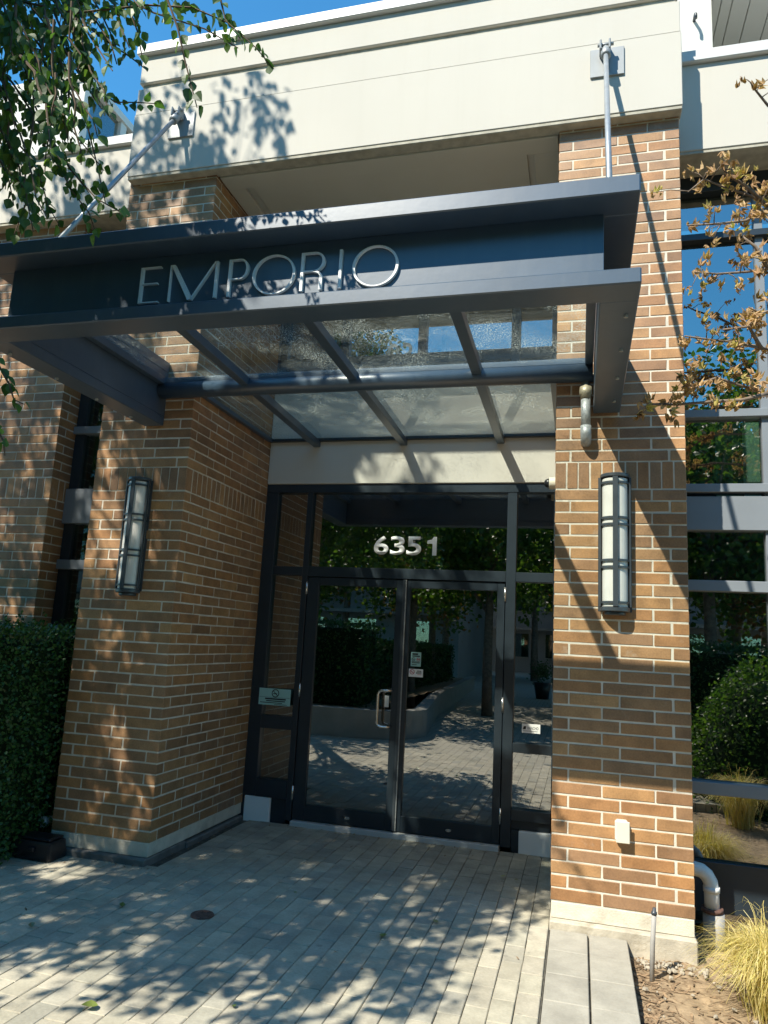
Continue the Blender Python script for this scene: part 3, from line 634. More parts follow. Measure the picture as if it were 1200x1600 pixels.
bm = bmesh.new(); prism_xz(bm, [(-0.284, 0.940), (-0.262, 0.940), (-0.257, 0.964), (-0.276, 0.964)], GY - 0.004, GY - 0.0032); fin(bm, 'logo', M_print, st)
# dark lobby behind the glass
lb = thing('lobby', 'dim lobby behind the entrance doors', 'room', (-1.3, 3.5, 0))
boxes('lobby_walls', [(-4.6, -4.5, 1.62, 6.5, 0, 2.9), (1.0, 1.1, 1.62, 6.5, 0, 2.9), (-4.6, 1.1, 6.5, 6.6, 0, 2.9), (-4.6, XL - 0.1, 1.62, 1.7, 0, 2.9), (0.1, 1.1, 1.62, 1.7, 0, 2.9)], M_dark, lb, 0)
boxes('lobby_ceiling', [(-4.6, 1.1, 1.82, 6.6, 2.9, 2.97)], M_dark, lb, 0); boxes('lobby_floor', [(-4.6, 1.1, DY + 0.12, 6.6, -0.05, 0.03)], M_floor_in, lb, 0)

# ------------------------------------------------------------------ canopy
CX0, CX1, CF = -3.083, 0.400, -1.76
cn = thing('entrance_canopy', 'blue grey steel and glass canopy over the entrance doors', 'canopy', (-1.34, 0, 3.1))
Zb0, Zb1, Zt0, Zt1 = 3.112, 3.184, 3.532, 3.617
box('front_top_flange', (CX0, CX1, CF, CF + 0.17, Zt0, Zt1), M_steel, cn, 0.006)
box('front_bottom_flange', (CX0, CX1, CF, CF + 0.17, Zb0, Zb1), M_steel, cn, 0.006)
box('front_web', (CX0 + 0.147, CX1 - 0.147, CF + 0.15, CF + 0.168, Zb1, Zt0), M_steel, cn, 0.002)
for a, b, wa, wb in ((CX1 - 0.165, CX1, CX1 - 0.163, CX1 - 0.147), (CX0, CX0 + 0.165, CX0 + 0.147, CX0 + 0.163)):
    box('side_top_flange', (a, b, CF + 0.1705, -0.004, Zt0, Zt1 - 0.001), M_steel, cn, 0.005)
    box('side_bottom_flange', (a, b, CF + 0.1705, -0.004, Zb0 + 0.001, Zb1), M_steel, cn, 0.005)
    box('side_web', (wa, wb, CF + 0.168, -0.004, Zb1, Zt0), M_steel, cn, 0.002)
for a in (CX0 + 0.045, CX1 - 0.045):
    for y in (-1.45, -1.05, -0.65, -0.25):
        bm = bmesh.new(); bmesh.ops.create_cone(bm, cap_ends=True, segments=6, radius1=0.011, radius2=0.011, depth=0.012, matrix=Matrix.Translation((a, y, Zb0 - 0.004))); fin(bm, 'bolt', M_galv, cn)
GX0, GX1 = CX0 + 0.168, CX1 - 0.168
def gz(y): return 3.478 - 0.028 * (y + 1.6) / 1.0
box('glass_ledge', (GX1 - 0.05, GX1, CF + 0.172, -0.06, 3.40, 3.455), M_steel, cn, 0.003)
box('glass_ledge', (GX0, GX0 + 0.05, CF + 0.172, -0.06, 3.40, 3.455), M_steel, cn, 0.003)
tube('cross_beam', [(GX0, -0.085, 3.365), (GX1, -0.085, 3.365)], 0.062, M_steel, cn, 20)
box('cross_beam_cap', (GX0, GX1, -0.125, -0.045, 3.41, 3.452), M_steel, cn, 0.004)
bm = bmesh.new()
for rxp in (-2.207, -1.379, -0.513):
    bm = bmesh.new(); w_ = 0.033
    prof = [(CF + 0.17, gz(CF + 0.17) - 0.012), (DY - 0.022, gz(DY) - 0.012), (DY - 0.022, gz(DY) - 0.062 + 0.028), (DY - 0.30, gz(DY - 0.3) - 0.075), (CF + 0.17, gz(CF + 0.17) - 0.075)]
    prof[2] = (DY - 0.022, gz(DY) - 0.07)
    a = [bm.verts.new((rxp - w_, y, z)) for y, z in prof]; b = [bm.verts.new((rxp + w_, y, z)) for y, z in prof]
    bm.faces.new(a[::-1]); bm.faces.new(b)
    for i in range(5): bm.faces.new((a[i], a[(i + 1) % 5], b[(i + 1) % 5], b[i]))
    bmesh.ops.recalc_face_normals(bm, faces=bm.faces); fin(bm, 'rafter', M_steel, cn, 0.003)
box('wall_rail', (XL + 0.006, -0.006, DY - 0.07, DY - 0.024, 3.372, 3.398), M_frame, cn, 0.002)
for a in (XL + 0.004, -0.044): box('side_rail', (a, a + 0.04, 0.004, DY - 0.072, 3.366, 3.402), M_steel, cn, 0.002)
xf = [GX0 + 0.01, -2.207, -1.379, -0.513, GX1 - 0.01]; xb = [XL + 0.006, -2.207, -1.379, -0.513, -0.006]
for xs, ya, yb in ((xf, CF + 0.175, -0.05), (xb, -0.046, DY - 0.026)):
    for a, b in zip(xs, xs[1:]):
        bm = bmesh.new(); vs = addbox(bm, a + 0.002, b - 0.002, ya, yb, 0, 0.010)
        for v in bm.verts: v.co.z += gz(v.co.y) - 0.010
        fin(bm, 'glass_pane', M_can_glass, cn)
# corner bracket blocks where the side beams meet the piers
# tie rods and wall plates
for k, (x, l) in enumerate(((0.318, 'slim steel tie rod over the sunlit pier'), (-3.000, 'slim steel tie rod behind the hanging branches'))):
    t = thing('tie_rod', l, 'rod', (x, -0.1, 5.7), 'tie rods holding the canopy')
    wp = box('wall_plate', (x - 0.110, x + 0.117, -0.094, -0.0805, 5.522, 5.742), M_plate, t, 0.003)
    p0 = Vector((x - 0.008, -0.155, 5.655)); p1 = Vector((x - 0.03, -1.42, 3.625)); d = (p1 - p0).normalized()
    rd = tube('rod', [p0, p1], 0.0165, M_rod, t)
    tube('turnbuckle', [p0 - d * 0.06, p0 - d * 0.02, p0 + d * 0.07, p0 + d * 0.075], [0.030, 0.034, 0.034, 0.022], M_plate, rd, 10)
    for s in (-1, 1): box('clevis', (x - 0.012 + s * 0.030 - 0.007, x - 0.012 + s * 0.030 + 0.007, -0.185, -0.0945, 5.665, 5.742), M_plate, wp, 0.006)
    tube('bolt', [(x - 0.062, -0.15, 5.72), (x + 0.045, -0.15, 5.72)], 0.012, M_plate, wp, 8)
    box('foot_bracket', (x - 0.05, x - 0.01, -1.47, -1.37, 3.6175, 3.68), M_steel, rd, 0.003)
# letters
sg = thing('name_sign', 'raised silver capital letters reading EMPORIO on the canopy fascia', 'sign', (-1.39, CF + 0.14, 3.26))
LY0, LY1 = CF + 0.133, CF + 0.151
LB, LH = 3.266, 0.203
def quad(bm, x0, x1, z0, z1): prism_xz(bm, [(x0, z0), (x1, z0), (x1, z1), (x0, z1)], LY0, LY1)
def ringl(bm, cx, cz, rx, rz, tx, tz, a0=0.0, a1=360.0, n=40):
    for i in range(n):
        t0, t1 = math.radians(a0 + (a1 - a0) * i / n), math.radians(a0 + (a1 - a0) * (i + 1) / n)
        P = lambda t, k: (cx + (rx - k * tx) * math.cos(t), cz + (rz - k * tz) * math.sin(t))
        prism_xz(bm, [P(t0, 1), P(t0, 0), P(t1, 0), P(t1, 1)], LY0, LY1)
TK, TN = 0.0145, 0.0065
def let(fn):
    bm = bmesh.new(); fn(bm); bmesh.ops.remove_doubles(bm, verts=bm.verts, dist=1e-5); bmesh.ops.recalc_face_normals(bm, faces=bm.faces)
    o = fin(bm, 'letter', M_letter, sg)
    return o
def lE(bm):
    x = -2.100; quad(bm, x, x + TK, LB, LB + LH)
    for z, w_ in ((LB, 0.118), (LB + 0.105, 0.105), (LB + LH - TN, 0.118)): quad(bm, x + TK, x + w_, z, z + TN)
def lM(bm):
    x0, x1 = -1.925, -1.648; xm = (x0 + x1) / 2 - 0.012
    quad(bm, x0, x0 + TN, LB, LB + LH)
    prism_xz(bm, [(x0 + 0.004, LB + LH), (x0 + 0.026, LB + LH), (xm + 0.012, LB + 0.012), (xm + 0.004, LB), (xm - 0.010, LB)], LY0, LY1)
    prism_xz(bm, [(xm, LB), (xm + 0.012, LB), (x1 - TK + 0.006, LB + LH), (x1 - TK - 0.004, LB + LH)], LY0, LY1)
    quad(bm, x1 - TK, x1, LB, LB + LH)
def lP(bm):
    x = -1.586; quad(bm, x, x + TK, LB, LB + LH); cz = LB + LH - 0.056
    quad(bm, x + TK, x + 0.062, LB + LH - TN, LB + LH); quad(bm, x + TK, x + 0.062, cz - 0.056, cz - 0.056 + TN)
    ringl(bm, x + 0.062, cz, 0.050, 0.056, TK, TN, -90, 90, 20)
def lO(cx):
    def f(bm): ringl(bm, cx, LB + LH / 2, 0.116, 0.107, 0.0130, 0.0060, 0, 360, 48)
    return f
def lR(bm):
    x = -1.190; quad(bm, x, x + TK, LB, LB + LH); cz = LB + LH - 0.052
    quad(bm, x + TK, x + 0.070, LB + LH - TN, LB + LH); quad(bm, x + TK, x + 0.070, cz - 0.052, cz - 0.052 + TN)
    ringl(bm, x + 0.070, cz, 0.056, 0.052, TK, TN, -90, 90, 20)
    ringl(bm, x + 0.066, cz - 0.052 - 0.032, 0.050, 0.036, TK, TN, 0, 90, 10)
    quad(bm, x + 0.0995, x + 0.116, LB, cz - 0.084)
def lI(bm): quad(bm, -0.990, -0.990 + TK, LB, LB + LH)
for f in (lE, lM, lP, lO(-1.335), lR, lI, lO(-0.805)): let(f)

# ------------------------------------------------------------------ wall lamps
def lamp(cx, label):
    t = thing('wall_lamp', label, 'wall lamp', (cx, 0, 1.82), 'half round wall lamps on the piers')
    R, z0, z1 = 0.088, 1.835, 2.685
    def half(bm, r, za, zb, n=18, back=-0.0015, ry=1.0):
        lo = [bm.verts.new((cx + r * math.cos(a), back - ry * r * math.sin(a) * 0.95 - 0.02, za)) for a in [math.pi * i / n for i in range(n + 1)]]
        hi = [bm.verts.new((v.co.x, v.co.y, zb)) for v in lo]
        b0 = [bm.verts.new((cx + s * r, back, za)) for s in (-1, 1)]; b1 = [bm.verts.new((cx + s * r, back, zb)) for s in (-1, 1)]
        ring0 = lo + [b0[0], b0[1]]; ring1 = hi + [b1[0], b1[1]]
        bm.faces.new(ring0); bm.faces.new(ring1[::-1]); m_ = len(ring0)
        for i in range(m_): bm.faces.new((ring0[(i + 1) % m_], ring0[i], ring1[i], ring1[(i + 1) % m_]))
        bmesh.ops.recalc_face_normals(bm, faces=bm.faces)
    bm = bmesh.new(); half(bm, R - 0.010, z0 + 0.03, z1 - 0.02); d = fin(bm, 'diffuser', M_acryl, t)
    for za, zb, r in ((z1 - 0.012, z1 + 0.012, R + 0.001), (z0, z0 + 0.028, R + 0.001)):
        bm = bmesh.new(); half(bm, r, za, zb, 18, -0.002); fin(bm, 'end_cap', M_lampm, t, 0.004)
    bm = bmesh.new(); half(bm, R - 0.025, z0 - 0.02, z0 - 0.001, 18, -0.003); fin(bm, 'base_cap', M_lampm, t, 0.004)
    hz = (z1 - z0) / 3
    for zc in (z0 + 0.055, z0 + hz - 0.012, z0 + hz + 0.030, z0 + 2 * hz - 0.030, z0 + 2 * hz + 0.012, z1 - 0.048):
        bm = bmesh.new(); half(bm, R, zc - 0.007, zc + 0.007, 18, -0.0025); fin(bm, 'band', M_lampm, d)
    for a in (10, 55 if False else 90, 170):
        ca, sa = math.cos(math.radians(a)), math.sin(math.radians(a)); w_ = 0.016
        px_, py_ = cx + R * ca, -0.0215 - R * 0.95 * sa
        bm = bmesh.new(); addbox(bm, -w_, w_, -0.005, 0.006, z0 + 0.0285, z1 - 0.0125)
        bmesh.ops.transform(bm, matrix=Matrix.Translation((px_, py_, 0)) @ Matrix.Rotation(math.radians(a - 90) * -1 * -1, 4, 'Z') , verts=bm.verts)
        fin(bm, 'strap', M_lampm, d, 0.002)
    box('back_plate', (cx - R - 0.012, cx + R + 0.012, -0.0014, 0.004, z0 + 0.001, z1 - 0.001), M_lampm, t, 0)
lamp(0.367, 'half round opal wall lamp with black straps in full sun')
lamp(-3.055, 'half round opal wall lamp with black straps among leaf shadows')

# ------------------------------------------------------------------ fittings on and by the sunlit pier
t = thing('drain_stub', 'galvanised drain pipe stub with elbow under the canopy corner', 'pipe', (0.19, -0.06, 2.9))
tube('coupling', [(0.187, -0.07, 3.315), (0.187, -0.07, 3.27), (0.187, -0.07, 3.27), (0.187, -0.07, 3.22), (0.187, -0.07, 3.215), (0.187, -0.07, 3.19)], [0.026, 0.028, 0.040, 0.040, 0.034, 0.034], M_brass, t, 16)
tube('pipe', [(0.187, -0.07, 3.2), (0.189, -0.07, 3.0)], 0.030, M_galv, t, 16)
tube('elbow', [(0.189, -0.07, 3.01), (0.189, -0.07, 2.96), (0.190, -0.060, 2.935), (0.190, -0.04, 2.922), (0.190, 0.0, 2.92)], [0.034, 0.034, 0.034, 0.033, 0.033], M_galv, t, 16)
t = thing('outlet_box', 'beige plastic outlet box low on the sunlit pier', 'outlet', (0.402, -0.02, 0.5))
box('housing', (0.362, 0.438, -0.045, 0.004, 0.512, 0.632), M_beige, t, 0.012); box('cover_lip', (0.368, 0.444, -0.054, -0.0455, 0.508, 0.628), M_beige, t, 0.004)
t = thing('conduit_stub', 'thin grey conduit stub standing in the soil before the sunlit pier', 'pipe', (0.535, -0.36, -0.1))
tube('pipe', [(0.530, -0.34, -0.11), (0.537, -0.33, 0.10), (0.546, -0.325, 0.235)], 0.0125, M_gpipe, t); tube('cap', [(0.546, -0.325, 0.235), (0.5465, -0.325, 0.25), (0.547, -0.325, 0.252), (0.548, -0.325, 0.270)], [0.015, 0.015, 0.010, 0.009], M_lampm, t)
t = thing('downpipe', 'white plastic downpipe elbow entering a grey ground pipe', 'pipe', (0.92, 0.3, -0.1))
ep = [(0.78, 0.30, 0.335), (0.83, 0.30, 0.335), (0.872, 0.30, 0.328), (0.902, 0.30, 0.305), (0.921, 0.30, 0.270), (0.926, 0.30, 0.230), (0.927, 0.30, 0.09)]
tube('elbow', ep, 0.042, M_pvc, t, 18); tube('socket', [(0.926, 0.30, 0.245), (0.926, 0.30, 0.215)], 0.047, M_pvc, t, 18)
tube('collar', [(0.927, 0.30, 0.128), (0.927, 0.30, 0.105)], 0.062, M_rust, t, 18); tube('ground_pipe', [(0.935, 0.30, 0.10), (0.935, 0.30, -0.14)], 0.060, M_gpipe, t, 20)
t = thing('security_camera', 'small white dome camera at the top corner of the door frame', 'camera', (-0.09, DY - 0.1, 2.94))
bm = bmesh.new(); bmesh.ops.create_cone(bm, cap_ends=True, segments=20, radius1=0.05, radius2=0.05, depth=0.09, matrix=Matrix.Translation((-0.045, 1.25, 2.93)) @ Matrix.Rotation(math.pi / 2, 4, 'Y')); fin(bm, 'base', M_beige, t, 0.004)
bm = bmesh.new(); bmesh.ops.create_uvsphere(bm, u_segments=18, v_segments=10, radius=0.038, matrix=Matrix.Translation((-0.095, 1.25, 2.93))); fin(bm, 'dome', M_black, t, 0, True)
t = thing('bait_box', 'black plastic bait box on the paving at the shaded pier', 'bait box', (-3.42, -0.14, 0))
bm = bmesh.new()
vs = addbox(bm, -3.60, -3.27, -0.25, -0.058, 0.001, 0.125)
for v in bm.verts:
    if v.co.z > 0.06: v.co.x += 0.018 if v.co.x < -3.4 else -0.018; v.co.y += 0.02 if v.co.y < -0.15 else -0.01
fin(bm, 'box', M_black, t, 0.02, False, 2)
boxes('lid', [(-3.57, -3.30, -0.228, -0.075, 0.1255, 0.142)], M_black, t, 0.008); boxes('latch', [(-3.45, -3.40, -0.258, -0.24, 0.06, 0.09)], M_black, t, 0.004)
t = thing('cleanout_pipe', 'white plastic cleanout pipe with round cap beside the hedge', 'pipe', (-3.585, 0.1, 0))
tube('pipe', [(-3.56, 0.16, 0.02), (-3.56, 0.16, 0.30), (-3.56, 0.17, 0.35)], 0.03, M_pvc, t); tube('branch', [(-3.56, 0.16, 0.17), (-3.588, 0.06, 0.168)], 0.033, M_pvc, t); tube('cap', [(-3.588, 0.062, 0.168), (-3.594, 0.04, 0.168)], 0.040, M_white, t, 20); box('cap_slot', (-3.612, -3.576, 0.034, 0.0395, 0.160, 0.176), M_lampm, t, 0)
o = bpy.data.objects
bm = bmesh.new(); bmesh.ops.create_cone(bm, cap_ends=True, segments=36, radius1=0.066, radius2=0.064, depth=0.008, matrix=Matrix.Translation((-1.902, -0.663, 0.0045)))
for i in range(-3, 4):
    for j in range(-3, 4):
        if i * i + j * j < 11: bmesh.ops.create_cone(bm, cap_ends=True, segments=6, radius1=0.006, radius2=0.004, depth=0.004, matrix=Matrix.Translation((-1.902 + i * 0.016, -0.663 + j * 0.016, 0.010)))
o = fin(bm, 'drain_cover', M_rust); tag(o, 'round rusty iron drain cover set in the paving', 'drain cover')

# ------------------------------------------------------------------ tall windows either side
def wing_window(name, label, x0, x1, wy, vert, hor, zb, zt, zs):
    t = thing(name, label, 'window', ((x0 + x1) / 2, wy, zb))
    # hor = list of (z0, z1, material) rails; verticals run behind them
    for a, b in vert: box('mullion', (a, b, wy + 0.012, wy + 0.10, zb, zt), M_wframe if name == 'tall_window' else M_frame, t, 0.002)
    for z0, z1, mt, dy in hor: box('rail', (x0, x1, wy - dy, wy + 0.10 - dy, z0, z1), mt, t, 0.003)
    vs = sorted([x0] + [c_ for ab in vert for c_ in ab] + [x1]); zz = sorted([zb] + [c_ for h in hor for c_ in h[:2]] + [zt])
    cols = [(x0 if i == 0 else vert[i - 1][1], vert[i][0] if i < len(vert) else x1) for i in range(len(vert) + 1)]
    hs = sorted(hor); rows = [(zb if i == 0 else hs[i - 1][1], hs[i][0] if i < len(hs) else zt) for i in range(len(hs) + 1)]
    for a, b in cols:
        if b - a < 0.02: continue
        for c_, d in rows:
            if d - c_ > 0.05: box('pane', (a, b, wy + 0.045, wy + 0.055, c_, d), M_win_glass if name == 'tall_window' else M_slot_glass, t, 0)
    return t
R_ = [(0.04, 0.335, M_frame, 0.0), (0.737, 0.814, M_wframe, 0.02), (2.023, 2.095, M_wframe, 0.02), (2.433, 2.664, M_wframe, 0.012), (2.690, 2.748, M_wframe, 0.03), (3.219, 3.274, M_wframe, 0.02), (4.552, 4.602, M_frame, 0.02), (4.93, 5.06, M_frame, 0.02)]  # darker paint on the bottom rail stands for shade there
wing_window('tall_window', 'tall grey framed window reflecting blue sky beside the sunlit pier', rx1 - 0.02, 4.4, 0.50, [(1.345, 1.40), (2.4, 2.46)], R_, -0.12, 5.06, 0)
boxes('window_room', [(0.9, 4.5, 3.0, 3.1, -0.1, 6.0), (0.80, 0.85, 0.62, 3.0, -0.1, 5.0), (0.9, 4.5, 0.7, 3.0, -0.15, -0.1), (4.4, 4.5, 0.62, 3.0, -0.1, 5.0)], M_dark).__setitem__('kind', 'structure')
t = thing('window_blind', 'pale roller blind hanging behind the tall window', 'blind', (1.55, 0.9, 2.75)); box('cloth', (1.30, 1.62, 0.90, 0.91, 2.70, 3.3), M_blind, t, 0); box('side_panel', (1.12, 1.295, 0.92, 0.93, 2.70, 3.3), M_green, t, 0)
L_ = [(0.05, 0.30, M_frame, 0.0), (0.98, 1.05, M_frame, 0.02), (2.04, 2.12, M_wframe, 0.02), (2.43, 2.73, M_wframe, 0.02), (3.22, 3.285, M_wframe, 0.02), (4.80, 5.10, M_frame, 0.02)]
wing_window('slot_window', 'narrow dark framed slot window between the side wing and the shaded pier', WX1 + 0.004, lx0 + 0.02, 0.50, [(WX1 + 0.005, WX1 + 0.10)], L_, 0.0, 5.10, 0)
boxes('slot_window_room', [(-4.02, -3.4, 0.80, 0.9, 0, 5.1)], M_green).__setitem__('kind', 'structure')
boxes('slot_window_back', [(-6.2, -4.03, 0.95, 1.05, 0, 5.1), (-6.3, -6.2, 0.6, 1.05, 0, 5.1), (-6.2, -3.4, 0.6, 1.05, 5.1, 5.13)], M_dark).__setitem__('kind', 'structure')

# ------------------------------------------------------------------ vegetation
def leaf_verts(L, W, fold=0.25, curl=0.15):
    """ovate leaf pointing along +X from the origin, 9 verts"""
    st_ = [(0.0, 0.0), (0.14, 0.62), (0.36, 1.0), (0.64, 0.72), (1.0, 0.0)]
    v = []; f = []
    for i, (s, w_) in enumerate(st_):
        z = -curl * L * s * s
        v.append(Vector((s * L, 0, z)))
    for sg_ in (1, -1):
        for s, w_ in st_[1:4]: v.append(Vector((s * L, sg_ * w_ * W / 2, -curl * L * s * s + fold * w_ * W / 2)))
    f = [(0, 1, 5), (1, 2, 6, 5), (2, 3, 7, 6), (3, 4, 7), (0, 8, 1), (1, 8, 9, 2), (2, 9, 10, 3), (3, 10, 4)]
    return v, f
LV, LF = leaf_verts(1.0, 0.78)
def quick_leaf(L, W):
    return [Vector((0, 0, 0)), Vector((0.3 * L, W / 2, 0.05 * L)), Vector((0.7 * L, W * 0.33, 0)), Vector((L, 0, -0.1 * L)), Vector((0.7 * L, -W * 0.33, 0)), Vector((0.3 * L, -W / 2, 0.05 * L))], [(0, 1, 2, 3), (0, 3, 4, 5)]
class Mass:
    def __init__(s): s.v = []; s.f = []; s.t = []
    def leaf(s, p, mt, L, full=True, tone=None):
        n = len(s.v)
        if full: vv = [Vector((a.x * L, a.y * L, a.z * L)) for a in LV]; ff = LF
        else: vv, ff = quick_leaf(L, L * 0.75)
        for a in vv: s.v.append(p + mt @ a)
        tn = random.random() if tone is None else tone
        for f in ff: s.f.append([i + n for i in f]); s.t.append(tn)
    def build(s, name, mat, parent=None, smooth=False):
        me = bpy.data.meshes.new(name); me.from_pydata([tuple(a) for a in s.v], [], s.f)
        at = me.attributes.new('tone', 'FLOAT', 'FACE'); at.data.foreach_set('value', s.t)
        if smooth: me.shade_smooth()
        return link(name, me, mat, parent)
def orient(d, roll):
    d = d.normalized(); a = d.cross(Vector((0, 0, 1)));
    if a.length < 1e-3: a = Vector((1, 0, 0))
    a.normalize(); b = a.cross(d)
    q = Matrix((d, a, b)).transposed()
    return q @ Matrix.Rotation(roll, 3, 'X')
def rv(s=1.0): return Vector((random.gauss(0, s), random.gauss(0, s), random.gauss(0, s)))

# big weeping tree left of the viewer, its shade falls on the entrance
tr = thing('weeping_tree', 'leafy tree with hanging branches of rounded green leaves over the canopy', 'tree', (-4.9, -5.1, 0))
trunk = bmesh.new()
tp = [(-4.9, -5.1, -0.1), (-4.88, -5.08, 0.5), (-4.80, -5.0, 1.8), (-4.70, -4.9, 3.0), (-4.62, -4.8, 4.4), (-4.6, -4.7, 6.2), (-4.6, -4.65, 8.2)]
tube_bm(trunk, tp, [0.17, 0.14, 0.12, 0.10, 0.07, 0.04, 0.015], 14)
VIS = [(0, 0), (375, 0), (415, 60), (432, 112), (380, 130), (330, 110), (320, 180), (285, 180), (270, 90), (250, 160), (175, 175), (165, 245), (205, 320), (205, 345), (150, 350), (70, 372), (0, 385), (-400, 760), (-400, -500), (200, -500)]
def inpoly(x, y, P):
    r = False; j = len(P) - 1
    for i in range(len(P)):
        if (P[i][1] > y) != (P[j][1] > y) and x < (P[j][0] - P[i][0]) * (y - P[i][1]) / (P[j][1] - P[i][1]) + P[i][0]: r = not r
        j = i
    return r
def shade_density(u, v):
    """how much crown hangs up-sun of the point (u, v) of the facade plane"""
    if v > 5.3: lim = -1.95 - (v - 5.3) * 0.25
    elif v > 1.2: lim = -0.35 - (v - 1.2) * 0.39
    elif v > -1.2: lim = 0.15 - (v + 1.2) * 0.21
    else: lim = 0.30
    d = lim - u
    if d < 0: return 0
    k = min(1, 0.25 + d / 0.9)
    if v < -1.1: k *= max(0.10, 1 - (-1.1 - v) / 1.1)
    if v > 4.6: k *= 0.85
    if v > 6.2: k *= 0.5
    if u < -2.8 and 1.3 < v < 3.9: k *= 0.5
    n_ = noise.noise(Vector((u * 2.3, v * 1.5, 3.1))) + 0.5 * noise.noise(Vector((u * 5.0, v * 3.5, 7.7)))
    f_ = min(1.0, max(0.0, (n_ + 0.16) / 0.26))
    lo = 0.05 if v > 1.9 or u < -2.6 else 0.38
    return k * (lo + (1 - lo) * f_)
crown = Mass(); tips = []
def leaf_ok(p):
    q = px_of(p)
    if not q: return True
    if -10 < q[0] < 1210 and -10 < q[1] < 1610: return False
    return True
rs = random.Random(11); n_tw = 0; tries = 0
while n_tw < 4900 and tries < 200000:
    tries += 1
    u = rs.uniform(-5.5, 0.35); v = rs.uniform(-2.4, 7.2); t_ = rs.uniform(2.2, 5.6)
    if rs.random() > shade_density(u, v): continue
    p = Vector((u - 0.592 * t_, -t_, v + 1.305 * t_))
    if p.z < 2.7 or p.z > 9.6: continue
    if (p - Vector((-4.5, -4.6, 5.9))).length > 4.3: continue
    if (p - CAM).length < 2.2: continue
    n_tw += 1; tips.append(p.copy())
    d = Vector((rs.gauss(0, 0.35), rs.gauss(0, 0.35), -1)).normalized(); ln_ = rs.uniform(0.18, 0.42); k = int(ln_ / 0.028)
    for i in range(k):
        q = p + d * (ln_ * i / k) + Vector((rs.gauss(0, 0.03), rs.gauss(0, 0.03), rs.gauss(0, 0.03)))
        if not leaf_ok(q): continue
        ld = Vector((rs.gauss(0, 0.8), rs.gauss(0, 0.8), -0.5)).normalized()
        crown.leaf(q, orient(ld, rs.uniform(-1.2, 1.2)), rs.uniform(0.058, 0.092), False, rs.random())
limbs = bmesh.new()
def limb(a, b, r0, r1, sag=0.1, n=6, bmx=None):
    a, b = Vector(a), Vector(b); pts = []
    for i in range(n + 1):
        s = i / n; p = a.lerp(b, s); p.z += math.sin(s * math.pi) * sag; pts.append(p + rv(0.02 * (b - a).length * 0.5) * (0 < i < n))
    tube_bm(bmx or limbs, pts, [r0 + (r1 - r0) * i / n for i in range(n + 1)], 6); return pts
hubs = []
for i in range(26):
    base = Vector(tp[rs.choice([2, 3, 3, 4, 4, 5])]); tgt = rs.choice(tips)
    mid = base.lerp(tgt, 0.75) + Vector((0, 0, 0.5))
    q = px_of(mid)
    if q and 0 < q[0] < 1200 and 0 < q[1] < 1600: continue
    hubs.append(limb(base, mid, 0.028, 0.007, 0.4)[-1])
for p in tips[::8]:
    h = min(hubs, key=lambda a: (a - p).length)
    if (h - p).length < 1.8:
        md = (h + p) / 2; q = px_of(md); q2 = px_of(p)
        if any(z_ and 0 < z_[0] < 1200 and 0 < z_[1] < 1600 for z_ in (q, q2)): continue
        limb(h, p, 0.006, 0.002, 0.12, 3)
